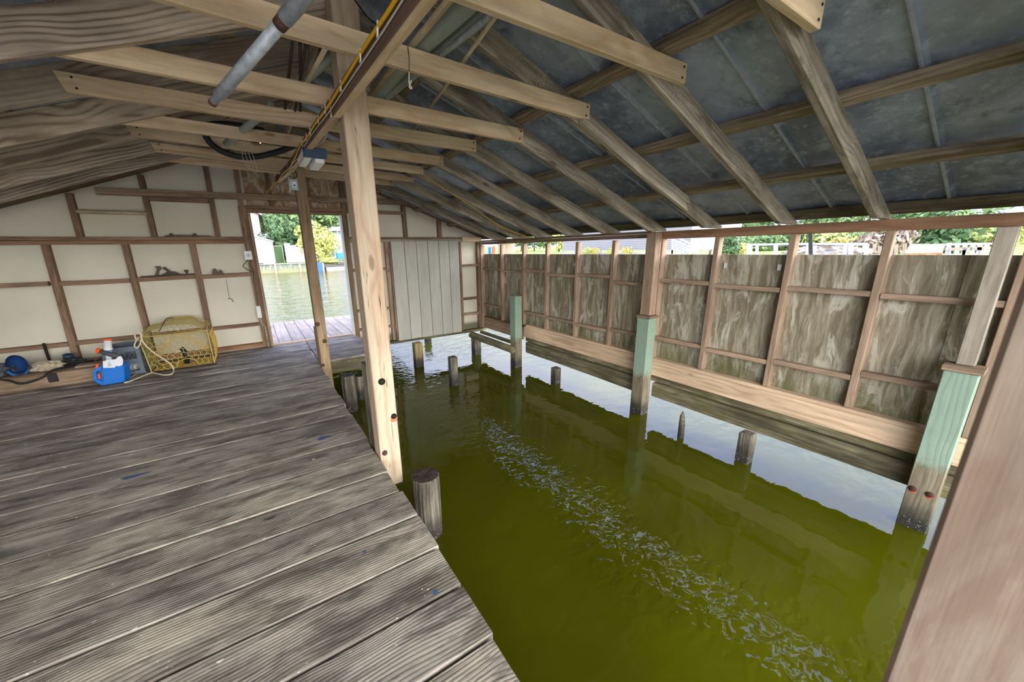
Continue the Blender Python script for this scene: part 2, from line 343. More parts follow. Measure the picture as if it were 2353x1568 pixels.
def mk_ply():
    m_, t, b = newmat('stained_plywood'); g = t.new('ShaderNodeNewGeometry').outputs['Position']; x, y, z = t.sep(g)[0:3]
    a = t.math('ADD', x, y)
    w_ = t.math('MULTIPLY', t.noise(t.comb(t.math('MULTIPLY', a, 3), 0, t.math('MULTIPLY', z, 2)), 1, 3), .12)
    u = t.math('ADD', a, w_)
    st = t.noise(t.comb(t.math('MULTIPLY', u, 17), 3, t.math('MULTIPLY', z, 1.6)), 1, 6, .68, .5)
    fb = t.noise(t.comb(t.math('MULTIPLY', u, 120), 3, t.math('MULTIPLY', z, 5)), 1, 4, .6)
    pat = t.noise(t.comb(t.math('MULTIPLY', a, 1.5), 9, t.math('MULTIPLY', z, 1.5)), 1, 3)
    c = t.mix(t.rng(st, .40, .62), S(128, 118, 98), S(172, 163, 142))
    pb = t.noise(t.comb(t.math('MULTIPLY', u, 5.5), 31, t.math('MULTIPLY', z, 1.6)), 1, 7, .72, .9)
    c = t.mix(t.math('MULTIPLY', t.rng(pb, .50, .60), t.rng(pat, .30, .5, .35, 1)), c, S(196, 192, 176))
    c = t.mix(t.math('MULTIPLY', t.rng(st, .58, .68), t.rng(pat, .42, .6)), c, S(222, 220, 206))
    c = t.mix(1, c, t.mix(fb, (.78,)*3, (1.18,)*3), 'MULTIPLY')
    dk = t.noise(t.comb(t.math('MULTIPLY', u, 9), 21, t.math('MULTIPLY', z, 1.2)), 1, 5, .7)
    c = t.mix(t.math('MULTIPLY', t.rng(dk, .54, .7), .55), c, S(84, 76, 58))
    zz = t.math('ADD', z, t.math('MULTIPLY', t.math('SUBTRACT', t.noise(t.comb(t.math('MULTIPLY', a, 14), 5, t.math('MULTIPLY', z, 3)), 1, 4), .5), .9))
    c = t.mix(t.math('MULTIPLY', t.rng(zz, .38, .02), .7), c, S(84, 90, 46))
    t.put(b.inputs['Base Color'], c); b.inputs['Roughness'].default_value = .9; b.inputs['Specular IOR Level'].default_value = .15
    t.put(b.inputs['Normal'], t.bump(fb, .2, .003)); return m_
M['ply'] = mk_ply()
def mk_ply2():
    m_, t, b = newmat('brown_gable_plywood'); g = t.new('ShaderNodeNewGeometry').outputs['Position']
    n = t.noise(t.vmath('MULTIPLY', g, (9, 1, 5)), 1, 6, .7, 1.2); n2 = t.noise(g, 30, 4)
    c = t.mix(t.rng(n, .4, .62), S(150, 120, 90), S(200, 182, 156)); c = t.mix(1, c, t.mix(n2, (.8,)*3, (1.15,)*3), 'MULTIPLY')
    t.put(b.inputs['Base Color'], c); b.inputs['Roughness'].default_value = .9; return m_
M['ply2'] = mk_ply2()
def mk_panel():
    m_, t, b = newmat('cream_wall_sheet'); g = t.new('ShaderNodeNewGeometry').outputs['Position']
    n = t.noise(g, .9, 4); v = t.voro(g, 11); n3 = t.noise(g, 2.3, 2)
    c = t.mix(t.rng(n, .3, .7), S(200, 195, 176), S(216, 211, 194))
    c = t.mix(t.math('MULTIPLY', t.rng(v, .035, .02), t.rng(n3, .55, .6)), c, S(120, 110, 95))
    c = t.mix(1, c, t.mix(t.noise(g, 180, 2), (.96,)*3, (1.04,)*3), 'MULTIPLY')
    z = t.sep(g)[2]; c = t.mix(t.math('MULTIPLY', t.rng(z, -.02, -.12), .9), c, S(88, 92, 62))
    t.put(b.inputs['Base Color'], c); b.inputs['Roughness'].default_value = .75; return m_
M['panel'] = mk_panel()
def mk_water():
    m_, t, b = newmat('green_canal_water'); g = t.new('ShaderNodeNewGeometry').outputs['Position']
    x, y, z = t.sep(g)[0:3]
    a1 = t.noise(t.vmath('MULTIPLY', g, (1, 1.15, 1)), 1.1, 2, .5)
    a2 = t.noise(t.vmath('MULTIPLY', g, (4.2, 6.5, 1)), 1, 2, .45, .3)
    a3 = t.noise(t.vmath('MULTIPLY', g, (10, 14, 1)), 1, 1.6, .45, .6)
    # small wavelets run through the middle of the slip; the rest of it lies calm
    band = t.math('ABSOLUTE', t.math('SUBTRACT', x, t.math('ADD', 2.05, t.math('MULTIPLY', t.math('SUBTRACT', a1, .5), .8))))
    rough_in = t.rng(band, .60, .12, .04, 1.0)
    outside = t.math('MAXIMUM', t.rng(y, 5.6, 7.5), t.rng(x, 4.0, 5.0, 0, .35))
    amp = t.math('MAXIMUM', rough_in, outside)
    far = t.rng(y, 8, 30, 0, 1)
    h = t.math('ADD', t.math('MULTIPLY', t.math('SUBTRACT', a3, .5), t.math('MULTIPLY', amp, .0078)),
        t.math('ADD', t.math('MULTIPLY', a2, t.math('ADD', .0030, t.math('ADD', t.math('MULTIPLY', amp, .005), t.math('MULTIPLY', outside, .020)))), t.math('MULTIPLY', a1, t.math('ADD', .006, t.math('MULTIPLY', far, .22)))))
    c = t.mix(t.rng(a1, .3, .7), (.048, .051, .0012), (.060, .064, .0015))
    t.put(b.inputs['Base Color'], c); b.inputs['Roughness'].default_value = .015; b.inputs['IOR'].default_value = 1.333
    b.inputs['Specular IOR Level'].default_value = .5
    t.put(b.inputs['Normal'], t.bump(h, 1.0, 1.0)); return m_
M['water'] = mk_water()
M['steel'] = plain('galvanised_pipe', S(176, 186, 194), .5, .25, .42, 34, .001)
M['rust'] = plain('rust', S(80, 54, 42), .9, .1, .3, 30, .002)
M['nail'] = plain('dark_nail_iron', S(52, 44, 40), .6, .6, .2)
M['rib'] = plain('roof_seam_metal', S(176, 186, 202), .5, .3, .3, 14)
M['pvc_g'] = plain('grey_green_pvc', S(150, 164, 154), .45, 0, .1, 5)
M['pvc_w'] = plain('white_pvc', S(205, 206, 196), .4, 0, .05)
M['white'] = plain('white_plastic', S(228, 230, 230), .4, 0, .03)
M['cream'] = plain('clear_led_lens', S(225, 228, 225), .3, 0, .03)
M['navy'] = plain('navy_plastic', S(42, 66, 96), .45, 0, .08)
M['black'] = plain('black_rubber', S(34, 34, 34), .55, 0, .15)
M['dkgrey'] = plain('dark_grey_plastic', S(74, 78, 84), .5, 0, .1)
M['crate'] = plain('grey_crate_plastic', S(96, 106, 120), .5, 0, .1)
M['yellow'] = plain('yellow_cord', S(232, 178, 20), .5, 0, .06)
M['cable'] = plain('pale_cable', S(205, 200, 190), .5, 0, .06)
M['cabled'] = plain('brown_cable', S(78, 70, 62), .6, 0, .06)
M['blue'] = plain('blue_toy_plastic', S(20, 112, 205), .35, 0, .05, 5)
M['blue_d'] = plain('blue_cap_cloth', S(40, 104, 172), .8, 0, .1, 30, .001)
M['blue_i'] = plain('dark_blue_cap_lining', S(18, 60, 116), .9, 0, .1, 30)
M['orange'] = plain('orange_toy_plastic', S(250, 92, 22), .35, 0, .04)
M['wire'] = plain('yellow_vinyl_wire', S(206, 186, 98), .5, 0, .2, 6)
M['wire_o'] = plain('orange_yellow_wire', S(222, 182, 84), .5, 0, .2, 6)
M['film'] = plain('dirty_trap_netting', S(206, 194, 150), .8, 0, .3, 9)
M['rope'] = plain('cream_rope', S(214, 200, 168), .8, 0, .1, 40, .001)
M['paper'] = plain('white_paper', S(225, 228, 236), .7, 0, .04)
M['ink'] = plain('blue_grey_ink', S(70, 72, 110), .7, 0, .04)
M['cloth'] = plain('crumpled_cream_cloth', S(196, 184, 160), .9, 0, .3, 18, .003)
M['toolwood'] = plain('dark_tool_wood', S(92, 74, 60), .6, 0, .2, 20)
M['iron'] = plain('brown_tool_iron', S(66, 54, 46), .55, .3, .2, 20)
M['grey_sheet'] = plain('grey_perforated_strap', S(120, 128, 128), .5, .5, .1)
M['siding'] = plain('white_siding', S(128, 128, 134), .7, 0, .02)
M['siding_p'] = plain('pinkish_siding', S(140, 128, 128), .7, 0, .02)
M['shingle'] = plain('grey_shingles', S(150, 142, 140), .9, 0, .12)
M['tan'] = plain('tan_wall', S(196, 178, 160), .8, 0, .05)
M['glassb'] = plain('blue_window_pane', S(70, 120, 180), .2, 0, .05)
M['vinyl'] = plain('white_vinyl', S(152, 152, 160), .5, 0, .02)
M['concrete'] = plain('pale_concrete', S(178, 172, 164), .9, 0, .1, 3)
M['trunk'] = plain('tree_trunk', S(96, 80, 62), .9, 0, .2)
M['grass'] = plain('lawn_grass', S(118, 128, 62), 1, 0, .12, 2)
M['reed'] = plain('dry_marsh_grass', S(186, 176, 104), 1, 0, .2, 3)
M['leaf'] = plain('tree_leaves', S(104, 130, 82), .8, 0, .22, 1.1)
M['leaf_d'] = plain('dark_tree_leaves', S(74, 102, 66), .8, 0, .25, .8)
M['leaf_y'] = plain('yellow_green_leaves', S(172, 178, 100), .8, 0, .2, 1)
M['rock'] = plain('rubble_rock', S(150, 142, 134), .9, 0, .25, 2)
M['car'] = plain('pale_blue_car_paint', S(150, 165, 182), .3, .2, .03)
M['tire'] = plain('black_tire', S(40, 40, 42), .8)
def mk_seawall():
    m_, t, b = newmat('stained_seawall'); g = t.new('ShaderNodeNewGeometry').outputs['Position']; x, y, z = t.sep(g)[0:3]
    n = t.noise(t.comb(t.math('MULTIPLY', x, 5), 0, t.math('MULTIPLY', z, .8)), 1, 5, .65)
    c = t.mix(t.rng(n, .35, .65), S(70, 82, 78), S(130, 134, 122)); c = t.mix(t.rng(z, .05, -.65), c, S(120, 122, 92))
    t.put(b.inputs['Base Color'], c); b.inputs['Roughness'].default_value = .9; return m_
M['seawall'] = mk_seawall()
M['seawall_b'] = plain('blue_tarp_wall', S(52, 92, 142), .7, 0, .15, 2)

# ================================================================== THE SETTING
# ---- water
mesh('water', [(-90, -30, -.66), (160, -30, -.66), (160, 240, -.66), (-90, 240, -.66)], [[0, 1, 2, 3]], M['water'],
     frame=Matrix.Translation((0, 0, -.66)), label='murky green canal water inside the slip and beyond the walls', cat='water', kind='stuff')

# ---- deck (floor): individual boards across the width in one mesh
ygap = [-1.27, -.98, -.70, -.42, -.15, .13, .40, .66, .935, 1.2, 1.461, 1.741, 2.01, 2.256, 2.549, 2.822, 3.095, 3.368, 3.634, 3.915, 4.193, 4.48, 4.70, 4.93, 5.183, 5.40, 5.618, 5.80, 5.982, 6.19, 6.40, 6.61, 6.80]
vs, fs, bids = [], [], []
for i in range(len(ygap)-1):
    y0, y1 = ygap[i]+.0065, ygap[i+1]-.0065
    x1 = .57+random.uniform(-.012, .012)
    v, f = box_vf(x1+3.5, y1-y0, .038, .004, 1, 0, ((x1-3.5)/2, (y0+y1)/2, -.019+random.uniform(-.002, .002)))
    k = len(vs); vs += v; fs += [[q+k for q in ff] for ff in f]; bids += [i+1.0]*len(v)
fl = mesh('floor', vs, fs, M['deck'], frame=Matrix.Identity(4), kind='structure')
at_ = fl.data.attributes.new('bid', 'FLOAT', 'POINT')
for i, v in enumerate(bids): at_.data[i].value = v
bx('rim_joist', .47, .51, -1.2, 6.7, -.22, -.042, M['weather'], fl)
for jx in (-.6, -1.8, -3.0): bx('joist', jx, jx+.04, -1.2, 6.7, -.25, -.042, M['weather'], fl)
def smear(px, py, ex, ey, sx, sy, mat, sd):
    a = on(2, .0004, px, py); n = 18; random.seed(sd); pts = []
    for k in range(n):
        t_ = 2*PI*k/n; q_ = 1+.45*math.sin(3*t_+sd)*random.random(); pts.append((a.x+math.cos(t_)*ex*q_, a.y+math.sin(t_)*ey*q_, .0004))
    prism('paint_smear', pts, (0, 0, .0004), mat, fl, label=sx)
PB = plain('worn_blue_paint', S(64, 92, 138), .8, 0, .35, 60); PD = plain('dark_floor_stain', S(52, 50, 48), .9, 0, .3, 60); PW = plain('white_paint_spot', S(214, 212, 204), .8, 0, .05)
smear(310, 1094, .075, .018, 'worn blue paint smear', 0, PB, 1); smear(743, 1007, .05, .025, 'worn blue paint smear', 0, PB, 2)
smear(872, 1464, .018, .016, 'small blue paint spot', 0, PB, 3); smear(1000, 1361, .010, .014, 'small blue paint spot', 0, PB, 4); smear(838, 1268, .007, .009, 'small blue paint spot', 0, PB, 5)
smear(620, 1192, .03, .007, 'dark oblong mark', 0, PD, 6); 
for k, (px, py) in enumerate(((60, 1022), (150, 1075), (300, 1045), (608, 1238), (310, 1445), (505, 1520), (262, 988), (720, 1056), (145, 1074))): smear(px, py, .010, .005, 'white paint spot', 0, PW, 20+k)
# step platform by the door
vs, fs, bids = [], [], []
yy = [5.39, 5.60, 5.83, 6.07, 6.31, 6.56, 6.79]
for i in range(6):
    v, f = box_vf(.82+random.uniform(-.01, .01), yy[i+1]-yy[i]-.008, .038, .004, 1, 0, (.995, (yy[i]+yy[i+1])/2, -.018))
    k = len(vs); vs += v; fs += [[q+k for q in ff] for ff in f]; bids += [i+41.0]*len(v)
pf = mesh('boarding_platform', vs, fs, M['deck'], frame=Matrix.Identity(4), label='small weathered board platform in front of the doorway beside the deck', cat='platform')
at_ = pf.data.attributes.new('bid', 'FLOAT', 'POINT')
for i, v in enumerate(bids): at_.data[i].value = v
bx('fascia_board', .60, 1.40, 5.42, 5.46, -.22, -.045, M['beam_m'], pf)
bx('support_joist', 1.33, 1.38, 5.47, 6.78, -.20, -.042, M['beam_m'], pf)

# ---- back wall
YB = 6.83
wb = empty('wall_back', (0, YB, 0), kind='structure')
def roofL(x, y): return 2.835+.035*(y-2.75)+.37*x       # underside of the left roof sheets
def roofR(x): return 3.172-.352*x                        # underside of the right roof sheets
def panel(x0, x1, z0, z1, mat='panel', name='wall_sheet', y=6.875):
    bx(name, x0, x1, y, y+.012, z0, z1, M[mat], wb, b=0, grain='x')
# cream sheets; gable parts cut to the roof slope
def gable_sheet(x0, x1, z0, mat='panel', name='gable_sheet'):
    top = lambda x: min(roofL(x, 6.87), roofR(x))-.03
    xs = sorted(set([x0, x1]+([.38] if x0 < .38 < x1 else [])))
    pts = [(x0, 6.875, z0)]+[(x1, 6.875, z0)]+[(x, 6.875, top(x)) for x in reversed(xs)]
    prism(name, pts, (0, .012, 0), M[mat], wb)
panel(-3.4, .085, -.1, 1.66)
gable_sheet(-2.6, .085, 1.66)
gable_sheet(.085, 1.40, 2.10, 'ply2', 'header_plywood')
gable_sheet(1.40, 4.1, 1.66)
panel(1.40, 4.12, -.21, 1.66)
def st(x, z0, z1, w_=.062, lean=0, mat='stud_d', y0=6.79, name='stud'):
    return bar(name, (x, (y0+6.875)/2, z0), (x+lean, (y0+6.875)/2, z1), 6.875-y0, w_, M[mat], wb, (1, 0, 0), wob=.003)
for x0, x1_, z1 in ((-2.10, -2.055, 1.60), (-1.36, -1.345, 1.60), (-.68, -.65, 1.60)): st(x0, .0, z1, .066, x1_-x0)
st(-2.85, 0, 1.6)
for x0, x1_, z1 in ((-1.735, -1.724, 2.20), (-1.035, -1.025, 2.46), (-.338, -.32, 2.70), (.0, .03, 2.84)): st(x0, 1.69, z1, .06, x1_-x0)
# door side studs
st(.02, 0, 2.12, .10, -.0, 'stud_d'); bx('door_jamb', .07, .105, 6.76, 6.90, 0, 2.04, M['stud'], wb)
st(1.425, -.2, 2.9, .075, .02, 'stud_d'); bx('door_jamb', 1.355, 1.385, 6.77, 6.90, 0, 2.04, M['pvc_w'], wb)
st(1.50, 2.1, 2.62, .04); st(.40, 2.13, 2.92, .045); st(.93, 2.13, 2.78, .045)
# header
bx('door_header', .05, 1.47, 6.79, 6.875, 2.035, 2.085, M['stud_d'], wb); bx('door_header', .05, 1.47, 6.79, 6.875, 2.09, 2.135, M['stud_d'], wb)
bx('threshold', .06, 1.42, 6.80, 6.90, -.02, .02, M['stud'], wb)
# long double rail
bx('rail', -3.3, .0, 6.785, 6.875, 1.648, 1.692, M['stud_d'], wb, wob=.004); bx('rail', -3.3, .0, 6.785, 6.875, 1.598, 1.644, M['plate'], wb, wob=.004)
# nailers
def nl(x0, x1, z0, z1, mat='stud_d', dz=0): bar('nailer', (x0, 6.835, (z0+z1)/2), (x1, 6.835, (z0+z1)/2+dz), .08, z1-z0, M[mat], wb, wob=.004)
nl(-3.3, -2.13, 1.112, 1.165); nl(-2.06, -1.39, 1.105, 1.16); nl(-1.32, -.69, 1.11, 1.165, dz=.01); nl(-.63, -.04, 1.11, 1.165, dz=.01)
nl(-3.3, -2.13, .342, .392); nl(-2.06, -1.39, .345, .395); nl(-1.32, -.69, .35, .4); nl(-.63, -.04, .35, .398)
nl(-1.70, -1.06, 1.972, 2.018, 'stud'); nl(-1.0, -.36, 2.15, 2.205); nl(-3.3, .0, .012, .075, 'plate')
# right part of the back wall
nl(1.47, 4.05, 1.60, 1.655, 'greywood'); nl(1.47, 4.05, 1.658, 1.69, 'stud_d')
st(2.10, -.2, 1.6, .075, .0, 'stud'); st(3.575, -.2, 1.6, .05); st(4.0, -.2, 1.6, .06); st(4.06, -.2, 1.62, .05, 0, 'stud', 6.77)
nl(1.47, 2.06, 1.115, 1.16); nl(1.47, 2.06, .40, .44); nl(1.47, 2.06, .055, .095)
nl(3.60, 3.98, 1.115, 1.155); nl(3.60, 3.98, .43, .475); nl(3.60, 3.98, .10, .15, 'stud')
st(2.475, 1.69, 2.24, .065, -.01, 'stud_d'); st(3.155, 1.69, 2.02, .07, 0, 'stud_d'); nl(1.47, 2.44, 2.08, 2.13)
bx('sill_plate', 1.42, 4.14, 6.76, 6.90, -.262, -.212, M['beam_m'], wb, wob=.003)
bx('joint_block', 3.62, 4.06, 6.765, 6.785, 1.60, 1.692, M['sill'], wb)
# gable plates along the roof slope
def gp(x0, x1, f, name='gable_plate'):
    prism(name, [(x0, 6.79, f(x0)-(.11 if x0 < 0 else .055)), (x1, 6.79, f(x1)-(.11 if x0 < 0 else .055)), (x1, 6.79, f(x1)-.01), (x0, 6.79, f(x0)-.01)], (0, .08, 0), M['stud_d'] if x0 < 0 else M['plate'], wb, frame_of((x0, 6.83, f(x0)), (x1, 6.83, f(x1))))
gp(-3.4, .38, lambda x: min(roofL(x, 6.87), 2.975+.37*x)); gp(.40, 4.06, lambda x: 3.175-.350*x)

wl = empty('wall_left', (-3.58, 3, 0), kind='structure')
bx('wall_sheet', -3.62, -3.605, -1.3, 6.86, -.1, 1.36, M['panel'], wl, b=0)
for k in range(13): bx('stud', -3.60, -3.53, -1.25+k*.66, -1.20+k*.66, .002, 1.40, M['stud_d'], wl)
# ---- shutter of grey boards hanging on the back wall (a thing: it can be lifted off)
sh = empty('board_shutter', (2.83, 6.73, -.2), label='large grey painted shutter of six vertical boards on the back wall', cat='shutter')
xs = [2.145, 2.395, 2.62, 2.848, 3.072, 3.291, 3.505]
for i in range(6):
    bx('board', xs[i]+.004, xs[i+1]-.004, 6.715, 6.735, -.205+random.uniform(-.004, .004), 1.615, M['shutter'], sh)
bx('back_cleat', 2.10, 3.5, 6.738, 6.76, 1.40, 1.50, M['stud'], sh); bx('back_cleat', 2.10, 3.5, 6.738, 6.76, .0, .10, M['stud'], sh)
bx('edge_trim', 2.118, 2.138, 6.715, 6.76, -.20, 1.60, M['weather'], sh)

# ---- right wall
XR = 4.1
wr = empty('wall_right', (XR, 3.4, 0), kind='structure')
bx('plywood_panel', 4.155, 4.167, 2.84, 6.86, -.12, 1.352, M['ply'], wr, b=0, grain='z')
bx('plywood_panel', 4.168, 4.180, .38, 2.86, -.12, 1.350, M['ply'], wr, b=0, grain='z')
bx('plywood_panel', 4.155, 4.167, -.45, .42, -.12, 1.350, M['ply'], wr, b=0, grain='z')
studs = [(6.83, .04), (6.10, .05), (5.40, .08), (4.77, .08), (4.08, .085), (3.42, .09), (2.72, .085), (2.09, .095), (1.44, .09), (.825, .09), (.185, .09), (-.35, .09)]
for i, (y, z0) in enumerate(studs):
    if i == 0: bx('stud', 4.085, 4.15, y-.03, y+.02, z0, 1.53, M['stud'], wr); continue
    bar('stud', (4.13, y, z0), (4.13, y+random.uniform(-.01, .01), 1.53), .05, .085 if i != 10 else .1, M['stud'], wr, (1, 0, 0), wob=.003)
nz = [(1.055, .30), (1.035, None), (1.075, .32), (1.03, .31), (1.055, .30), (.985, .33), (1.05, .345), (1.03, .33), (1.05, .35), (1.04, .40), (1.04, None)]
for i, (a, b_) in enumerate(nz):
    y1, y0 = studs[i][0]-.027, studs[i+1][0]+.027
    bx('nailer', 4.09, 4.15, y0, y1, a-.022, a+.022, M['stud'], wr, wob=.003)
    if b_: bx('nailer', 4.09, 4.15, y0, y1, b_-.022, b_+.022, M['stud'], wr, wob=.003)
bx('top_plate', 4.09, 4.17, 2.86, 6.86, 1.545, 1.592, M['stud_d'], wr, wob=.003); bx('top_plate', 4.09, 4.17, 2.86, 6.86, 1.596, 1.625, M['stud_d'], wr)
bx('top_plate', 4.085, 4.17, -.5, 2.84, 1.528, 1.612, M['plate'], wr, wob=.002)
bx('bottom_plate', 4.085, 4.165, 5.36, 6.80, -.05, .045, M['stud_d'], wr); bx('sill_board', 4.075, 4.11, 5.36, 6.86, -.2, .03, M['stud'], wr)
bx('bottom_plate', 4.07, 4.165, 2.80, 5.28, .062, .098, M['sill'], wr); bx('sill_board', 4.07, 4.11, 2.80, 5.33, -.14, .06, M['sill'], wr)
bx('bottom_plate', 4.07, 4.165, -.45, 2.80, .05, .086, M['sill'], wr); bx('sill_board', 4.07, 4.11, -.45, 2.79, -.135, .048, M['sill'], wr)
bx('ledge_timber', 4.085, 4.16, -.45, 5.30, -.215, -.145, M['beam_m'], wr, wob=.008)
for y, z, s_ in ((2.0, 1.24, .028), (1.52, 1.235, .03), (4.18, 1.2, .025), (6.0, 1.25, .02)):
    bx('paper_scrap', 4.150, 4.1545, y-s_/2, y+s_/2, z-s_*.9, z+s_*.9, M['paper'], wr, b=0)
# galvanised strap ends showing in the opening
for y, l_ in ((1.33, .19),):
    prism('metal_strap', [(4.19, y, 1.35), (4.19, y-.03, 1.35), (4.19, y+.015, 1.60), (4.19, y+.045, 1.60)], (.004, 0, 0), M['grey_sheet'], wr)

# ---- roof sheets (ceiling) with standing ribs
ce = empty('ceiling', (.6, 3.5, 3.0), kind='structure')
Y0, Y1 = -1.6, 7.15
def sheet(name, x0, x1, f, ribs):
    vs, fs = [], []
    ys = []
    y = Y0
    pts = [Y0]
    for r in ribs:
        if Y0+.03 < r < Y1-.03: pts += [r-.020, r-.009, r+.009, r+.020]
    pts.append(Y1); N = len(pts)
    for y in pts:
        up_ = -.017 if any(abs(abs(y-r)-.009) < 1e-6 for r in ribs) else 0
        vs += [Vector((x0, y, f(x0, y)+up_)), Vector((x1, y, f(x1, y)+up_))]
    for i in range(N-1): fs.append([2*i, 2*i+1, 2*i+3, 2*i+2])
    n0 = len(vs); vs += [v+Vector((0, 0, .006)) for v in vs[:n0]]
    fs += [[q+n0 for q in reversed(ff)] for ff in fs[:N-1]]
    fs += [[0, 2*i, n0+2*i, n0] for i in ()]
    mesh(name, vs, fs, M['metal'], ce)
ribs = [.57+.62*k for k in range(-3, 11)]
sheet('roof_sheet', .45, 4.21, lambda x, y: roofR(x), [r for r in ribs]+[])
sheet('roof_sheet', .80, -3.7, lambda x, y: roofL(x, y), ribs)
for k, y in enumerate(ribs):
    if k < 2: continue
    bar('seam_rib', (.7, y, roofR(.7)-.012), (4.19, y+.01, roofR(4.19)-.012), .020, .022, M['rib'], ce, b=.007)
    bar('seam_rib', (.5, y, roofL(.5, y)-.012), (-3.6, y, roofL(-3.6, y)-.012), .020, .022, M['rib'], ce, b=.007)
prism('ridge_cap', [(.0, Y0, 2.95), (.62, Y0, 3.22), (1.3, Y0, 2.86), (1.3, Y0, 2.87), (.62, Y0, 3.26), (.0, Y0, 2.96)], (0, Y1-Y0, 0), M['metal'], ce)
# outer eave boards on the right
ef = bx('eave_board', 4.12, 4.16, Y0, 6.9, 1.650, 1.690, M['fascia'], ce, wob=.006)
bx('eave_board', 4.04, 4.115, Y0, 6.9, 1.676, 1.728, M['fascia'], ce, wob=.006)
bx('eave_board', 4.165, 4.205, Y0, 6.9, 1.655, 1.675, M['fascia'], ce, wob=.004)

# ================================================================== ROOF TIMBER (things)
RY = [-1.05, -.42, .20, .84, 1.42, 2.05, 2.66, 3.30, 3.95, 4.60, 5.20, 5.85]
def rname(i, n): return ORD[n-1-i]
for i, y in enumerate(RY):
    top = lambda x: 3.142-.37*x-(0.0 if y > 2.5 else 0)
    th = .135; wd = .045
    x0 = .63; zb = 1.613; xb = (3.142-th-zb)/.37
    pts = [(x0, y, top(x0)), (x0, y, top(x0)-th), (xb, y, zb), (4.083, y, zb), (4.083, y, top(4.083)+.002)]
    o = prism('rafter', pts, (0, wd, 0), M['rafter_r'], frame=frame_of((x0, y+wd/2, top(x0)-th/2), (4.08, y+wd/2, top(4.08)-th/2)),
              label='weathered grey rafter on the slope over the water, %s from the back wall' % rname(i, len(RY)), cat='rafter', group='rafters over the water')
    bv = o.modifiers.new('edge', 'BEVEL'); bv.width = .005; bv.segments = 1
    if i == 5:   # split sister board nailed under it
        pts = [(2.02, y-.005, top(2.02)-.135), (2.02, y-.005, top(2.02)-.06), (3.35, y-.005, top(3.35)-.03), (3.40, y-.005, top(3.40)-.07), (3.34, y-.005, top(3.34)-.09), (3.38, y-.005, top(3.38)-.145), (2.7, y-.005, top(2.7)-.16)]
        prism('split_board', pts, (0, -.035, 0), M['greywood'], o, frame=frame_of((2.0, y, top(2)-.1), (3.4, y, top(3.4)-.1)), label='pale splintered sister board')
LY = [(-1.05, 2.49), (-.42, 2.5), (.18, 2.51), (.80, 2.53), (1.42, 2.55), (2.05, 2.57), (2.574, 2.512), (3.40, 2.626), (3.86, 2.585), (4.62, 2.666), (5.20, 2.673), (5.80, 2.695)]
for i, (y, b_) in enumerate(LY):
    f = lambda x: b_+.37*x
    th = .178; wd = .042
    pts = [(.60, y, f(.60)), (.60, y, f(.6)+th), (-3.6, y, f(-3.6)+th), (-3.6, y, f(-3.6))]
    o = prism('rafter', pts, (0, wd, 0), M['rafter_l'], frame=frame_of((-3.6, y+wd/2, f(-3.6)+th/2), (.6, y+wd/2, f(.6)+th/2)),
              label='deep brown rafter with bold grain over the deck, %s from the back wall' % rname(i, len(LY)), cat='rafter', group='rafters over the deck')
    bv = o.modifiers.new('edge', 'BEVEL'); bv.width = .004; bv.segments = 1
bx('ridge_board', .602, .628, Y0, 6.78, 2.81, 2.93, M['rafter_l'], label='dark ridge board along the top of the roof', cat='ridge board')
for i, x in enumerate((1.25, 1.97, 2.70, 3.37)):
    z = roofR(x)
    z = 3.142-.37*x+.024
    bar('purlin', (x, Y0, z), (x, 6.86, z), .088, .044, M['purlin'], None, (.347, 0, .938), wob=.006,
        label='flat weathered purlin under the metal sheets over the water, %s down from the ridge' % ORD[i], cat='purlin', group='purlins over the water')
for i, x in enumerate((.1, -.55, -1.25, -2.0, -2.8)):
    p0, p1 = Vector((x, Y0, roofL(x, Y0)-.026)), Vector((x, 6.78, roofL(x, 6.78)-.026))
    bar('purlin', p0, p1, .10, .034, M['rafter_l'], None, (-.347, 0, .938),
        label='flat brown purlin under the metal sheets over the deck, %s down from the ridge' % ORD[i], cat='purlin', group='purlins over the deck')

# ---- collar ties
TIES = [(.76, -.75, 2.064, 2.275, 2.275, .10), (1.38, -.75, 2.16, 2.31, 2.308, .095), (2.01, -.78, 2.09, 2.372, 2.283, .10),
        (2.62, -.68, 1.99, 2.312, 2.27, .10), (3.26, -.72, 1.93, 2.343, 2.325, .10), (3.91, -.70, 1.90, 2.365, 2.322, .09),
        (4.56, -.675, 1.94, 2.43, 2.345, .085), (5.16, -.62, 2.05, 2.44, 2.352, .085), (5.81, -.71, 1.99, 2.475, 2.388, .08)]
DN = ['nearest the camera at the top right corner', 'second', 'third', 'fourth', 'fifth', 'sixth', 'seventh', 'eighth', 'ninth']
def nails(parent, x, y, z, sgn=1):
    for dx, dz in ((-.02, .025), (-.03, -.028)):
        lathe('nail_head', [(.006, 0), (.006, .003)], (x+dx*sgn, y, z+dz), M['nail'], parent, 8, (0, -1, 0))
for i, (y, xl, xr, zl, zr, h) in enumerate(TIES):
    yc = y+.019
    pts = [(xl, y, zl), (xr, y, zr), (xr, y, zr+h), (xl-.03, y, zl+h)]
    lab = 'pale pine collar tie across the ridge, %s' % (DN[i] if i == 0 else DN[i]+' counted from the camera')
    o = prism('collar_tie', pts, (0, .038, 0), M['pine'], frame=frame_of((xl, yc, zl+h/2), (xr, yc, zr+h/2)), label=lab, cat='collar tie', group='collar ties')
    bv = o.modifiers.new('edge', 'BEVEL'); bv.width = .004; bv.segments = 1
    nails(o, xr-.01, y-.001, zr+h/2); nails(o, xl+.02, y-.001, zl+h/2, -1)
bar('rail_board', (-1.47, 6.75, 2.232), (2.70, 6.75, 2.282), .04, .085, M['weather'], wob=.004, label='long loose rail board nailed across the back gable above the doorway', cat='board')

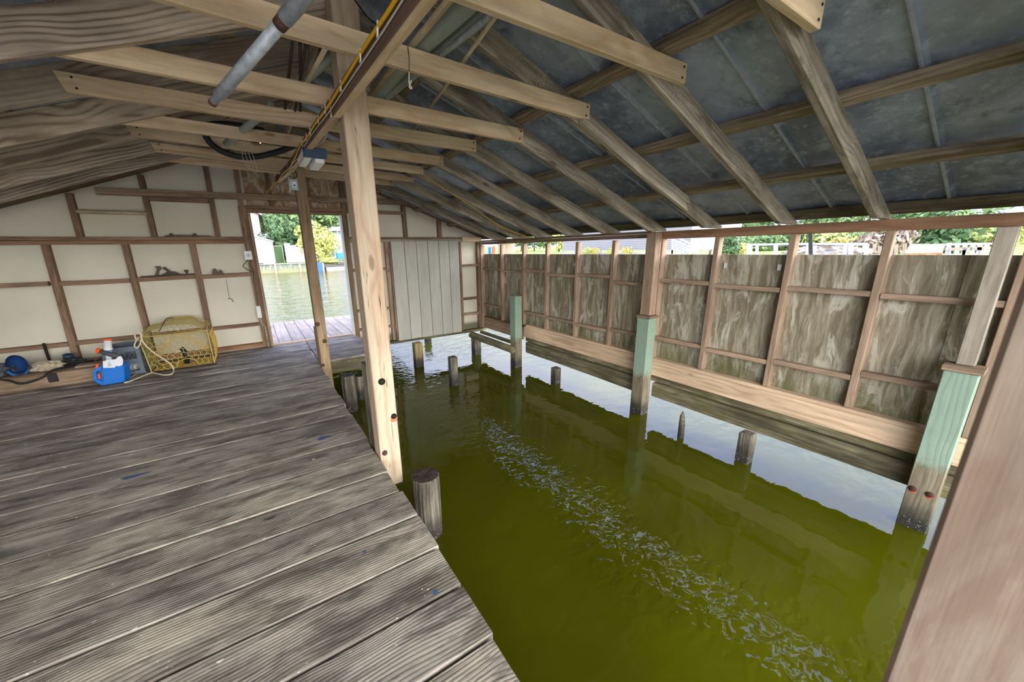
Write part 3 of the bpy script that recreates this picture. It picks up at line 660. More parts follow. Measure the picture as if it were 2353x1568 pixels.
# ---- centre beam in three lengths, and its posts
def beam(y0, z0, y1, z1, h, x0, x1, lab, name='centre_beam'):
    o = bar(name, ((x0+x1)/2, y0, z0-h/2), ((x0+x1)/2, y1, z1-h/2), x1-x0, h, [M['pine']], None, wob=.0, label=lab, cat='beam')
    o.data.materials.append(M['beam_c'])
    for p in o.data.polygons:
        n = pm(o).to_3x3()@p.normal
        if n.x < -.7: p.material_index = 1
    return o
cb1 = beam(.22, 2.190, 2.46, 2.285, .098, .515, .563, 'centre beam length nearest the camera, brown side face, yellow cord along it')
cb2 = beam(2.465, 2.275, 4.98, 2.402, .085, .505, .560, 'centre beam length between the big post and the slim post')
cb3 = beam(4.99, 2.40, 6.72, 2.545, .08, .500, .555, 'centre beam length behind the slim post, ending short of the back gable')
M['beam_c'].use_nodes = True
bp = empty('support_post', (.64, 2.5, 0), label='big pale pine support post standing at the deck edge under the roof', cat='post')
bar('post_shaft', (.6425, 2.505, -.24), (.6425, 2.505, 2.80), .15, .145, M['post'], bp, (1, 0, 0), b=.006)
for x, z, r_ in ((.630, .585, .024), (.690, .31, .020)):
    lathe('bolt', [(r_, 0), (r_, .006), (r_*.55, .008), (r_*.5, .02), (.001, .022)], (x, 2.429, z), M['nail'], bp, 16, (0, -1, 0))
lathe('rust_stain', [(.026, 0), (.024, .0012)], (.690, 2.4295, .290), plain('rust_orange_stain', S(186, 110, 78), .9), [o_ for o_ in bpy.data.objects if o_.name == 'bolt.001'][0], 14, (0, -1, 0))
lathe('bolt', [(.02, 0), (.018, .008), (.01, .018)], (.60, 2.429, .045), M['rust'], bp, 12, (0, -1, 0))
bx('post_stub', .572, .70, 2.60, 2.74, -1.3, .66, M['pile'], None, label='grey weathered square stub pile bolted behind the big pale post', cat='pile')
sp_ = empty('support_post', (.62, 5.17, 0), label='slim brown support post in front of the doorway, light switch box hanging on it', cat='post')
bar('post_shaft', (.632, 5.17, -1.2), (.632, 5.17, 2.398), .14, .115, M['post2'], sp_, (1, 0, 0), b=.005)
for x, z in ((.595, .565), (.650, .335)): lathe('knot', [(.028, 0), (.02, .0015)], (x, 5.099, z), plain('dark_knot', S(84, 62, 44), .9), sp_, 12, (0, -1, 0))
lathe('bolt', [(.02, 0), (.02, .01), (.009, .014)], (.59, 5.099, .02), M['rust'], sp_, 12, (0, -1, 0))
bx('stub_post', .572, .60, 5.245, 5.38, -1.2, .50, M['weather'], sp_)

# ---- posts standing at the right wall
g1 = empty('wall_pile', (3.98, .29, -.66), label='green painted square pile nearest the camera with two rusty bolts near the water', cat='pile', group='green painted piles')
bar('pile_shaft', (3.985, .285, -1.8), (3.985, .285, .585), .155, .15, M['green'], g1, (1, 0, 0), b=.004)
bx('cap_block', 3.90, 4.07, .19, .375, .588, .625, M['weather'], g1, wob=.004)
for y in (.33, .245):
    bo = lathe('bolt', [(.020, 0), (.022, .006), (.014, .012), (.005, .014)], (3.909, y, -.34), M['rust'], g1, 14, (-1, 0, 0))
    lathe('rust_stain', [(.019, 0), (.016, .001)], (3.9095, y, -.358), plain('orange_rust_run', S(196, 92, 62), .9), bo, 12, (-1, 0, 0), label='orange rust stain')
bar('wall_post', (4.02, .285, .628), (4.02, .29, 1.525), .085, .09, M['greywood'], None, (1, 0, 0), label='silver grey upper post with wavy grain on the nearest green pile', cat='post')
g2 = empty('wall_pile', (3.95, 2.75, -.66), label='green painted square pile in the middle of the plywood wall with a split face', cat='pile', group='green painted piles')
bar('pile_shaft', (3.99, 2.745, -1.8), (3.99, 2.745, .60), .165, .15, M['green'], g2, (1, 0, 0), b=.004)
bx('cap_block', 3.90, 4.08, 2.65, 2.84, .602, .632, M['weather'], g2, wob=.003)
bar('wall_post', (4.01, 2.76, .635), (4.03, 2.775, 1.60), .13, .11, M['stud'], None, (1, 0, 0), label='brown post on the middle green pile, reaching up to the wall plate', cat='post')
g3 = empty('wall_pile', (3.85, 5.3, -.66), label='small green painted pile farthest from the camera, near the back wall corner', cat='pile', group='green painted piles')
bar('pile_shaft', (3.83, 5.24, -1.8), (3.86, 5.30, .64), .16, .15, M['green'], g3, (1, 0, 0), b=.004)
# low beams over the water
bx('low_beam', 4.055, 4.155, 2.86, 5.26, -.42, -.222, M['beam_m'], wob=.010, label='mossy grey beam low over the water between middle and far green piles', cat='beam')
bx('low_beam', 4.055, 4.155, -.45, 2.63, -.40, -.222, M['beam_m'], wob=.010, label='mossy grey beam low over the water running right from the middle green pile', cat='beam')
bar('round_beam', (3.77, 5.20, -.33), (3.70, 6.72, -.30), .13, .13, M['beam_m'], None, b=.04, wob=.008, label='short rounded mossy log beam under the back right corner with a rusty bolt', cat='beam')
bx('outer_beam', 3.95, 4.02, 5.40, 6.75, -.31, -.26, M['beam_m'], label='thin dark mossy board beside the rounded log beam at the corner', cat='board')

# ---- piles standing in the water
def sqpile(x, y, z, s, lab, mat='pile', lean=(0, 0)):
    bar('pile', (x+lean[0], y+lean[1], -1.8), (x, y, z), s, s, M[mat], None, (1, 0, 0), b=.008, wob=.004, label=lab, cat='pile')
sqpile(3.66, 6.42, -.32, .15, 'square pile under the rounded log at the back right corner')
sqpile(3.85, 4.20, -.40, .12, 'short square cut off pile standing in blue water behind the middle green pile')
sqpile(3.87, 1.43, -.345, .115, 'short square pile with dark top near the wall, closest of the square stubs')
sqpile(2.46, 5.08, -.185, .12, 'weathered grey square pile standing alone in mid slip')
sqpile(2.37, 6.36, -.20, .15, 'tan square pile with rusty orange top under the grey shutter', 'pile_y')
sqpile(3.25, 8.0, -.30, .13, 'distant pile glimpsed below the back wall sill', 'pile_y')
def roundpile(x, y, z, r, lab, top=None):
    n = 26; vs = []; fs = []; sd = random.random()*50
    prof = [(-1.6, .94), (-.78, .93), (-.66, .95), (-.5, .98), (-.3, 1.0), (z-.012, .99), (z, .93), (z+.004, .5), (z-.006, .02)]
    prof = [(h if h > -2 else h, k_) for h, k_ in prof]
    for h, k_ in prof:
        for i in range(n):
            a = 2*PI*i/n; rr = r*k_*(1+.05*mnoise.noise(Vector((math.cos(a)*1.5+sd, math.sin(a)*1.5, h*.6)))+.03*((i*7) % 3-1)*(1 if k_ > .9 else .4))
            vs.append(Vector((x+rr*math.cos(a), y+rr*math.sin(a), h+(0.008*mnoise.noise(Vector((a*2, sd, 0))) if h > z-.02 else 0))))
    m1 = len(prof)
    for j in range(m1-1):
        for i in range(n): fs.append([j*n+i, j*n+(i+1) % n, (j+1)*n+(i+1) % n, (j+1)*n+i])
    fs.append([(m1-1)*n+i for i in range(n)])
    e = empty('round_pile', (x, y, -.66), label=lab, cat='pile')
    fr = frame_of((x, y, -1.6), (x, y, z), (1, 0, 0))
    o = mesh('pile_shaft', vs[:], fs, [M['pile'], top or M['pile_top']], e, fr)
    for p in o.data.polygons:
        if p.index >= (m1-3)*n: p.material_index = 1
    return e
M['pile_top'] = plain('charred_pile_top', S(58, 50, 44), .9, 0, .35, 26, .004)
roundpile(.842, 2.30, -.155, .105, 'stout round weathered pile beside the deck edge, nearest the camera')
roundpile(.86, 5.02, -.15, .09, 'round dark pile beside the deck near the slim post')
roundpile(1.10, 5.38, -.30, .09, 'round dark pile half hidden behind the big pale post')
st_pts = [(3.80, 2.05, -1.5), (3.80, 2.05, -.68), (3.80, 2.055, -.5), (3.80, 2.06, -.40), (3.80, 2.06, -.34)]
tube('driftwood_stake', st_pts, [.035, .036, .033, .026, .006], M['pile'], n=7, label='thin rotten pointed stake poking out of the water by the right wall', cat='stake')

# ---- front post right beside the photographer
bar('front_post', (.815, -.062, -1.8), (.815, -.062, 2.6), .19, .13, M['frontpost'], None, (1, 0, 0), b=.006,
    label='big bleached post very close at the right edge of the view', cat='post')
# ================================================================== THINGS UNDER THE ROOF
BX = .515
# yellow cord and pale cable stapled along the brown side of the beam
def bz(y):
    return (2.190+(y-.22)/(2.24)*.095) if y < 2.46 else ((2.275+(y-2.465)/2.515*.127) if y < 4.98 else 2.40+(y-4.99)/1.73*.145)
def side(y, dz, off=.009): return (BX-off-(.010 if y > 2.46 else 0)-(.006 if y > 4.98 else 0), y, bz(y)+dz)
yc = empty('extension_cord', (BX-.01, 3.0, 2.2), label='yellow extension cord stapled along the brown side of the centre beam', cat='cord')
ctrl = [side(y, dz) for y, dz in ((.3, -.02), (.7, -.026), (1.05, -.022), (1.35, -.034), (1.7, -.030), (2.1, -.036), (2.5, -.044), (2.9, -.036), (3.3, -.044), (3.6, -.030))]
tube('cord', curve_pts(ctrl), .0075, M['yellow'], yc, 8)
ctrl = [side(3.6, -.03), (.49, 3.8, 2.295), (.482, 3.98, 2.275), (.47, 4.15, 2.262), (.478, 4.4, 2.27), (.47, 4.65, 2.28), (.47, 4.95, 2.31), (.463, 5.3, 2.33), (.46, 5.8, 2.345), (.44, 6.2, 2.36), (.40, 6.55, 2.35), (.33, 6.77, 2.26)]
tube('cord', curve_pts(ctrl), .0055, M['yellow'], yc, 8)
pc = empty('light_cable', (BX-.01, 2.0, 2.15), label='thin pale cable below the yellow cord on the centre beam', cat='cable')
ctrl = [side(y, dz, .006) for y, dz in ((.3, -.05), (.8, -.056), (1.15, -.052), (1.5, -.060), (2.0, -.062), (2.5, -.068), (3.0, -.060), (3.5, -.066), (3.75, -.06))]
tube('cable', curve_pts(ctrl), .0034, M['cable'], pc, 6)
ctrl = [(.485, 3.95, 2.25), (.46, 4.1, 2.235), (.475, 4.35, 2.25), (.462, 4.6, 2.24), (.47, 4.9, 2.27), (.45, 5.15, 2.25), (.47, 5.5, 2.31), (.46, 5.9, 2.30), (.455, 6.2, 2.33)]
tube('cable', curve_pts(ctrl), .0034, M['cable'], pc, 6)
for y in (.75, 1.12, 1.5, 1.74, 2.12, 2.5, 2.75, 3.1, 3.3, 3.55):
    a = side(y, -.018, .013); b_ = side(y+.012, -.056, .013)
    tube('cable_staple', [a, b_, (b_[0], b_[1]+.012, b_[2]-.004)], .0035, M['white'], pc, 6)

# LED shop light under the beam
ll = empty('shop_light', (.54, 3.95, 2.29), rz=0, label='small LED shop light with navy end cap under the centre beam', cat='light')
def lbox(name, x0, x1, y0, y1, z0, z1, mat, par): bx(name, x0, x1, y0, y1, z0, z1, M[mat], par, b=.004)
lbox('housing', .492, .655, 3.55, 3.99, 2.232, 2.262, 'white', ll)
lbox('end_cap', .488, .660, 3.52, 3.56, 2.190, 2.264, 'navy', ll)
lbox('lens', .500, .560, 3.565, 3.99, 2.196, 2.231, 'cream', ll)
lbox('junction_cover', .575, .645, 3.565, 3.90, 2.160, 2.231, 'white', ll)
# switch box with label on the slim post
sb = empty('switch_box', (.56, 5.08, 2.2), label='small metal switch box with a printed label hanging high on the slim post', cat='switch box')
lbox('box_body', .513, .600, 5.058, 5.098, 2.145, 2.262, 'steel', sb)
lbox('printed_label', .540, .580, 5.055, 5.0575, 2.175, 2.235, 'paper', bpy.data.objects['box_body'])
lbox('label_mark', .549, .571, 5.0535, 5.0548, 2.185, 2.205, 'dkgrey', sb)
tube('bent_hanger', [(.508, 5.05, 2.28), (.506, 5.05, 2.13), (.50, 5.045, 2.118), (.485, 5.04, 2.118)], .004, M['white'], sb, 6)
tube('box_cord', curve_pts([(.55, 5.075, 2.26), (.60, 5.06, 2.30), (.585, 5.05, 2.345), (.53, 5.03, 2.355), (.49, 5.0, 2.34), (.47, 4.95, 2.36)]), .006, M['cabled'], sb, 6)

# outlet and switch by the door
oc = empty('wall_outlet', (-.01, 6.78, 1.42), label='white outlet plate with cover on the left door stud', cat='outlet')
lbox('cover_plate', -.062, .035, 6.765, 6.788, 1.362, 1.488, 'white', oc)
lathe('round_cover', [(.028, 0), (.026, .012), (.02, .014)], (-.013, 6.765, 1.425), M['paper'], oc, 16, (0, -1, 0))
lbox('socket', -.018, -.008, 6.748, 6.7505, 1.41, 1.435, 'dkgrey', oc)
sw = empty('inline_switch', (-.01, 6.78, .57), label='narrow white inline switch low on the left door stud', cat='switch')
lbox('switch_body', -.040, .020, 6.755, 6.788, .478, .662, 'white', sw)
cbw = empty('door_cable', (0, 6.78, 1.0), label='brown cable running down the left door stud between outlet and white switch', cat='cable')
tube('cable', curve_pts([(-.02, 6.78, 1.60), (-.03, 6.775, 1.55), (-.01, 6.775, 1.49)]), .005, M['cabled'], cbw, 6)
tube('cable', curve_pts([(-.03, 6.775, 1.36), (-.085, 6.77, 1.30), (-.10, 6.77, 1.26), (-.02, 6.77, 1.19), (.0, 6.775, 1.175)]), .006, M['cabled'], cbw, 6)
tube('cable', curve_pts([(.005, 6.775, 1.36), (-.01, 6.77, 1.28), (.015, 6.775, 1.18), (.0, 6.78, 1.08), (.0, 6.78, .95), (-.005, 6.78, .67)]), .005, M['cabled'], cbw, 6)
tube('cable', curve_pts([(-.005, 6.775, .475), (.0, 6.77, .40), (.02, 6.775, .35), (.03, 6.775, .3)]), .005, M['cable'], cbw, 6)
ck = empty('conduit_pair', (.06, 6.75, .17), label='two short pale pipes upright at the foot of the left door jamb', cat='pipe')
for x in (.035, .098): lathe('conduit', [(.012, 0), (.012, .30), (.016, .302), (.016, .335)], (x, 6.757, .0), M['stick'], ck, 12)

# leaning galvanised pipe held by the collar ties
gp0, gp1 = Vector(on(1, 1.90, 490, 235)), Vector((.345, 1.36, 2.272))
gp0.z += 0.0
dv = gp1-gp0
gpp = empty('galvanised_pipe', gp0, label='galvanised steel pipe with a rusty coupling hanging in front of the collar ties', cat='pipe')
tube('pipe_length', [gp0, gp0+dv*.06, gp0+dv*.062, gp0+dv*.64], [.0135, .0135, .020, .020], M['steel'], gpp, 18)
tube('rusty_coupling', [gp0+dv*.60, gp0+dv*.645], [.0215, .0225], M['rust'], gpp, 18)
tube('pipe_length', [gp0+dv*.645, gp0+dv*1.35], [.0245, .0245], M['steel'], gpp, 18)
tube('rusty_tip', [gp0-dv*.012, gp0+dv*.006], [.0145, .0145], M['rust'], gpp, 14)

# long pipes and poles stored across the tops of the ties
TZ = 2.42
def stored(name, a, b_, r, mat, lab, cat='pipe', n=14, fnc=None):
    return tube(name, [a, ((Vector(a)+Vector(b_))/2), b_], r, M[mat], None, n, label=lab, cat=cat, frame=frame_of(a, b_))
stored('bamboo_pole', (.865, .9, TZ+.02), (.83, 3.6, TZ+.03), .016, 'stick', 'pale wooden pole lying on the ties right beside the centre beam', 'pole')
# ribbed green hose
hp = curve_pts([(.975, .9, TZ+.05), (.95, 1.6, TZ+.05), (.90, 2.2, TZ+.052), (.88, 2.75, TZ+.05)], 46)
rr = [.047+(.0030 if i % 2 else -.0012) for i in range(len(hp))]
tube('ribbed_hose', hp, rr, M['pvc_g'], None, 16, label='thick ribbed grey green hose lying across the collar ties', cat='hose')
stored('drain_pipe', (1.17, .9, TZ+.06), (.93, 2.72, TZ+.035), .030, 'pvc_g', 'smooth grey green plastic pipe beside the ribbed hose on the ties')
stored('thin_pipe', (1.13, .9, TZ+.025), (.93, 2.85, TZ+.02), .016, 'steel', 'thin galvanised pipe lying over the collar ties right of the hose')
stored('bamboo_pole', (1.00, 1.2, TZ+.01), (1.50, 4.2, 2.455), .010, 'stick', 'thin straight cane crossing the ties toward the back right', 'pole')
stored('drain_pipe', (.30, 3.30, 2.40+.05), (-.02, 4.35, 2.40), .028, 'pvc_g', 'short grey green plastic pipe end poking out left of the centre beam')
stored('thin_pipe', (.62, 2.72, 2.60), (.40, 3.15, 2.48), .02, 'pvc_g', 'short dark plastic pipe end beside the post top under the ridge')
for i, (px, py, qx, qy) in enumerate(((672, 100, 655, 250), (702, 105, 678, 255), (690, 100, 690, 255))):
    a = on(1, 2.72, px, py); b_ = on(1, 3.2, qx, qy)
    stored('iron_rod', a, b_, .009, 'iron', 'dark iron rod in the bundle left of the big post, %s from the left' % ORD[[0, 2, 1][i]], 'rod', 8)
a = on(1, 2.35, 748, 110); b_ = on(1, 3.35, 672, 255); stored('bamboo_pole', a, b_, .012, 'stick', 'short wooden stick leaning between the ties left of the big post', 'pole', 8)
# PVC elbow beyond the light
pe = curve_pts([(.60, 3.2, 2.50), (.66, 3.35, 2.44), (.67, 3.6, 2.36), (.60, 3.85, 2.34), (.575, 4.0, 2.335)])
tube('pipe_elbow', pe, .014, M['pvc_w'], None, 12, label='white bent plastic pipe by the shop light', cat='pipe')
# black hose loop slung under the rear ties
hl = curve_pts([(.52, 4.30, 2.44), (.40, 4.42, 2.40), (.22, 4.50, 2.352), (.08, 4.52, 2.338), (-.05, 4.50, 2.36), (-.14, 4.46, 2.42), (-.16, 4.42, 2.50), (-.10, 4.42, 2.56), (.08, 4.42, 2.58), (.3, 4.40, 2.56)])
bh = empty('rubber_hose', (.2, 4.4, 2.34), label='black rubber hose loop slung through the collar ties', cat='hose')
tube('hose', hl, .026, M['black'], bh, 12)
tw = empty('twine', (.15, 4.45, 2.3), label='frayed pale twine hanging from the black hose', cat='twine')
for k in range(4):
    x = .10+.02*k
    tube('strand', curve_pts([(x, 4.47, 2.40), (x-.01+.01*k, 4.47, 2.33), (x+.01*k, 4.47, 2.27-.02*k), (x+.03-.012*k, 4.47, 2.22)]), .0022, M['cable'], tw, 5)
# hanging wire with a drop hook on tie three
hk = empty('hanging_hook', (.85, 1.99, 2.2), label='thin wire with a pale hook hanging from the third collar tie', cat='hook')
p0 = on(1, 1.985, 937, 106); p1 = on(1, 1.985, 940, 165); p2 = on(1, 1.985, 946, 203); p3 = on(1, 1.985, 940, 190)
tube('wire', [p0, (p0+p1)/2+Vector((.004, 0, 0)), p1], .0022, M['cabled'], hk, 5)
tube('hook', curve_pts([p1, p3, p2, p2+Vector((-.012, 0, .004)), p3+Vector((.012, 0, .01))]), .004, M['cable'], hk, 6)
# wire from ridge on the right side
tube('hanging_wire', curve_pts([on(1, 2.35, 815, 0), on(1, 2.3, 845, 40), on(1, 2.2, 868, 60), on(1, 2.2, 858, 68), on(1, 2.2, 852, 60)]), .004, M['nail'], None, 6,
     label='dark twisted wire hanging beside the top of the big post', cat='wire')
# yellow wire draped down the seventh rafter
tube('loose_wire', curve_pts([on(1, 4.55, 975, 405), on(1, 4.55, 1030, 440), on(1, 4.56, 1085, 475), on(1, 4.56, 1150, 520), on(1, 4.56, 1220, 548)]), .004, M['yellow'], None, 6,
     label='thin yellow wire stapled down a rafter over the water', cat='wire')

# ---- on the wall rails
def outline(name, pts, y, th, mat, par=None, **kw):
    return prism(name, [Vector(on(1, y, *p)) for p in pts], (0, th, 0), mat, par, **kw)
hp_ = empty('hand_plane', (-.93, 6.77, 1.165), label='old dark hand plane on the rail right of the middle stud', cat='hand plane')
q = lambda x, y: (340+x/6.533, 520+y/6.533)
bar('plane_sole', (-1.27, 6.785, 1.176), (-.69, 6.785, 1.184), .06, .014, M['iron'], hp_)
outline('plane_frog', [q(*p) for p in ((160, 745), (250, 705), (330, 680), (400, 683), (470, 712), (560, 722), (560, 745))], 6.772, .03, M['iron'], hp_)
outline('blade', [q(*p) for p in ((210, 622), (250, 612), (350, 685), (270, 708), (262, 690), (285, 682))], 6.770, .034, M['iron'], hp_)
outline('handle', [q(*p) for p in ((90, 605), (175, 598), (195, 612), (190, 650), (160, 690), (165, 745), (95, 745), (130, 660), (125, 628))], 6.775, .024, M['toolwood'], hp_)
lathe('front_knob', [(.012, 0), (.010, .02), (.022, .03), (.026, .045), (.018, .056)], (-.78, 6.785, 1.19), M['toolwood'], hp_, 14)
outline('tool_block', [q(*p) for p in ((965, 735), (965, 680), (985, 635), (1010, 640), (1055, 700), (1060, 735))], 6.765, .05, M['toolwood'], label='rounded dark wooden block on the rail, left of two', cat='block')
outline('tool_block', [q(*p) for p in ((1056, 733), (1062, 690), (1080, 650), (1110, 672), (1142, 722), (1140, 733))], 6.768, .045, M['toolwood'], label='pointed dark wooden block on the rail, right of two', cat='block')
dk = empty('draw_tool', (-.9, 6.79, 1.70), label='long brown tool with two round knobs lying on the long upper rail', cat='tool')
outline('tool_bar', [q(*p) for p in ((240, 160), (250, 138), (330, 128), (700, 133), (920, 138), (1010, 160))], 6.79, .03, M['toolwood'], dk)
for px in (355, 705): lathe('knob', [(.022, 0), (.022, .03)], on(1, 6.788, *q(px, 130)), M['toolwood'], dk, 14, (0, -1, 0))
outline('pencil', [q(*p) for p in ((1165, 163), (1165, 157), (1290, 157), (1290, 163))], 6.79, .012, M['nail'], label='short black stick on the long upper rail near the door', cat='stick')
wh = empty('wall_hook', (-.30, 6.80, 1.0), label='wire with a small twisted hook hanging below the rail by the door', cat='hook')
tube('wire', [on(1, 6.80, *q(1172, 795)), on(1, 6.80, *q(1195, 940)), on(1, 6.80, *q(1222, 1080))], .0022, M['nail'], wh, 5)
tube('hook', curve_pts([on(1, 6.80, *q(1205, 1100)), on(1, 6.80, *q(1225, 1080)), on(1, 6.80, *q(1260, 1100)), on(1, 6.80, *q(1275, 1130)), on(1, 6.80, *q(1290, 1128))]), .004, M['nail'], wh, 6)
bar('loose_lath', on(1, 6.78, 175, 487)+Vector((0, 0, 0)), on(1, 6.78, 337, 491), .02, .036, M['stick'], label='short pale lath nailed between two gable studs on the left', cat='lath')

# ---- low timber ledge at the foot of the wall
lg = empty('ledge', (-2.5, 6.3, 0), label='low brown timber ledge along the foot of the left back wall', cat='ledge')
bx('front_board', -3.4, -1.72, 6.13, 6.17, .001, .165, M['weather'], lg, wob=.003)
bx('top_board', -3.4, -1.72, 6.175, 6.42, .135, .168, M['weather'], lg, wob=.002); bx('top_board', -3.4, -1.86, 6.43, 6.77, .135, .168, M['weather'], lg, wob=.002)
bx('short_board', -1.95, -1.62, 6.20, 6.34, .169, .195, M['weather'], None, label='short loose board lying on the ledge behind the toy', cat='board')
for p in ((-2.57, 6.5), (-1.77, 6.6)): bx('cleat', p[0], p[0]+.04, 6.45, 6.7, .002, .13, M['weather'], lg)
bx('pipe_clamp', -2.335, -2.31, 6.76, 6.785, .17, .42, M['nail'], label='thin black bar leaning on the left wall above the ledge', cat='bar')

# ---- blue cap
cp = empty('cap', (-2.4, 6.3, .17), label='blue cap lying on its side on the ledge, dark opening toward the deck', cat='cap')
c0 = on(1, 6.33, 40, 838)
ax = Vector((.10, -.92, .12)).normalized()
prof = [(.02, -.125), (.055, -.115), (.088, -.085), (.108, -.04), (.114, .0), (.114, .035)]
def ell(name, prof, mat, inner=False):
    u = Vector((1, .1, .15)).normalized(); u = (u-ax*u.dot(ax)).normalized(); v = ax.cross(u); vs = []; n = 28; fs = []
    for r, h in prof:
        for k in range(n): a = 2*PI*k/n; vs.append(c0+ax*h*.8+u*math.cos(a)*r*.68+v*math.sin(a)*r*.98)
    for i in range(len(prof)-1):
        for k in range(n): fs.append([i*n+k, i*n+(k+1) % n, (i+1)*n+(k+1) % n, (i+1)*n+k])
    fs.append(list(range(n))[::-1])
    return mesh(name, vs, fs, mat, cp, None, True)
ell('crown', prof, M['blue_d']); ell('lining', [(r*.93, h+.006 if h < .03 else h) for r, h in prof[:-1]]+[(.112, .036)], M['blue_i'])
u = Vector((1, .1, .15)).normalized(); u = (u-ax*u.dot(ax)).normalized(); v = ax.cross(u)
vs, fs = [], []
n = 16
for k in range(n+1):
    a = PI*1.12+PI*.76*k/n
    e_ = c0+ax*.03+u*math.cos(a)*.078+v*math.sin(a)*.108
    o_ = c0+ax*(.075)+u*math.cos(a)*.086+v*(math.sin(a)*.145)
    for d_ in (0, 1): vs += [e_-ax*.004*d_*1.0, o_-ax*.006*d_-v*.002*d_]
for k in range(n): a = 4*k; fs += [[a, a+1, a+5, a+4], [a+2, a+6, a+7, a+3], [a+1, a+3, a+7, a+5], [a, a+4, a+6, a+2]]
mesh('brim', vs, fs, M['blue_d'], cp, None, True)
lathe('strap_ring', [(.05, 0), (.05, .006)], c0+Vector((-.13, .0, -.06)), M['pvc_w'], cp, 16, (0, -1, .2))
# dark bundle and hose behind the cap
tube('black_hose', curve_pts([(-2.9, 6.22, .175), (-2.6, 6.16, .178), (-2.45, 6.12, .15), (-2.35, 6.09, .10), (-2.2, 6.10, .13), (-2.12, 6.18, .185), (-2.0, 6.3, .185), (-1.9, 6.45, .185)]), .012, M['black'], None, 8,
     label='thin black hose drooping over the front edge of the ledge', cat='hose')
def crumple(name, c, r, mat, amp, seed, floor_z=None, **kw):
    bm = bmesh.new(); bmesh.ops.create_icosphere(bm, subdivisions=4, radius=1)
    vs = []
    for v_ in bm.verts:
        p = v_.co.copy(); k = 1+amp*mnoise.noise(p*2.3+Vector((seed, 0, 0)))+amp*.6*abs(mnoise.noise(p*6+Vector((0, seed, 0))))
        q_ = Vector((p.x*r[0], p.y*r[1], p.z*r[2]))*k; q_.z = max(q_.z, -r[2]*.55)
        if floor_z is not None and q_.z < 0: q_.z *= (c[2]-floor_z)/(r[2]*.55)
        vs.append(Vector(c)+q_)
    fs = [[v_.index for v_ in f.verts] for f in bm.faces]; bm.free()
    return mesh(name, vs, fs, mat, None, None, False, **kw)
crumple('cloth', (-2.20, 6.32, .205), (.115, .09, .060), M['cloth'], .55, 3, label='crumpled cream cloth on the ledge right of the blue cap', cat='cloth')
crumple('net_bundle', (-2.03, 6.42, .195), (.13, .09, .045), M['black'], .8, 9, label='tangled black netting on the ledge between cloth and dark cup', cat='netting')
crumple('dark_bag', (-2.56, 6.38, .215), (.10, .12, .075), M['dkgrey'], .35, 5, label='dark bag on the ledge left of the blue cap', cat='bag')
bx('black_clip', -2.16, -2.08, 6.115, 6.129, .06, .165, M['black'], label='small black clip hooked over the ledge front', cat='clip')
cu = empty('tackle_cup', (-2.08, 6.55, .17), label='small dark navy cup tipped on the ledge against the wall', cat='cup')
lathe('cup_body', [(.030, 0), (.044, .01), (.048, .10), (.05, .12), (.044, .122), (.040, .05)], (-2.085, 6.53, .172), M['navy'], cu, 18, (.15, -.1, 1))
lathe('cup_base', [(.03, 0), (.028, .03)], (-2.05, 6.46, .20), M['nail'], cu, 12, (.6, -.7, -.1))
tube('wrench', curve_pts([(-2.0, 6.5, .178), (-1.95, 6.48, .178), (-1.9, 6.47, .18), (-1.86, 6.45, .178)]), .010, M['nail'], None, 6, label='small dark tool lying right of the navy cup', cat='tool')

# ---- toy water blaster with jug and white barrel
ty = empty('water_blaster_toy', (-1.58, 5.93, 0), label='blue toy water blaster tank with white barrel and orange tips standing on the deck', cat='toy')
f_ = lambda pts: [Vector(on(1, 5.86, *p)) for p in pts]
z4 = lambda x, y: (x/7.13, 780+y/7.13)
outer = [z4(*p) for p in ((1700, 765), (2045, 700), (2030, 440), (1970, 415), (1700, 385), (1640, 440), (1565, 505), (1512, 525), (1530, 690), (1640, 742))]
prism('tank', f_([z4(*p) for p in ((1675, 765), (2045, 700), (2030, 440), (1970, 415), (1700, 385), (1655, 430), (1665, 560))]), (0.03, .13, 0), M['blue'], ty).modifiers.new('b', 'BEVEL').width = .008
for seg in (((1512, 525), (1572, 535), (1590, 665), (1535, 690)), ((1512, 525), (1655, 425), (1668, 505), (1560, 545)), ((1535, 690), (1590, 655), (1690, 700), (1680, 765), (1640, 742)), ((1655, 500), (1700, 500), (1700, 720), (1655, 680))):
    prism('handle_frame', f_([z4(*p) for p in seg]), (.01, .06, 0), M['blue'], ty).modifiers.new('b', 'BEVEL').width = .004
prism('orange_trigger', [Vector(on(1, 5.89, *z4(*p))) for p in ((1585, 560), (1640, 575), (1655, 655), (1600, 650))], (0, .02, 0), M['orange'], ty)
prism('orange_lever', [Vector(on(1, 5.90, *z4(*p))) for p in ((1575, 410), (1618, 405), (1610, 470), (1560, 490))], (0, .02, 0), M['orange'], ty)
prism('paper_note', [Vector(on(1, 5.852, *z4(*p))) for p in ((1683, 362), (1790, 335), (1895, 328), (1935, 285), (1985, 275), (2018, 340), (2010, 420), (1960, 440), (1895, 440), (1880, 465), (1690, 470))], (0, .002, 0), M['paper'], ty)
for pp in (((1760, 372), (1798, 365), (1785, 395)), ((1765, 400), (1812, 392)), ((1758, 420), (1800, 405), (1815, 425)), ((1768, 445), (1775, 405), (1790, 448)), ((1800, 445), (1810, 400), (1830, 440))):
    tube('scribble', [Vector(on(1, 5.850, *z4(*p))) for p in pp], .0012, M['ink'], ty, 4)
b0 = Vector(on(1, 5.93, *z4(1790, 350))); b1 = Vector(on(1, 5.97, *z4(1760, 10)))
tube('white_barrel', [b0, b0.lerp(b1, .50), b0.lerp(b1, .52), b0.lerp(b1, .62), b0.lerp(b1, .64), b1], [.028, .028, .040, .040, .034, .034], M['white'], ty, 18)
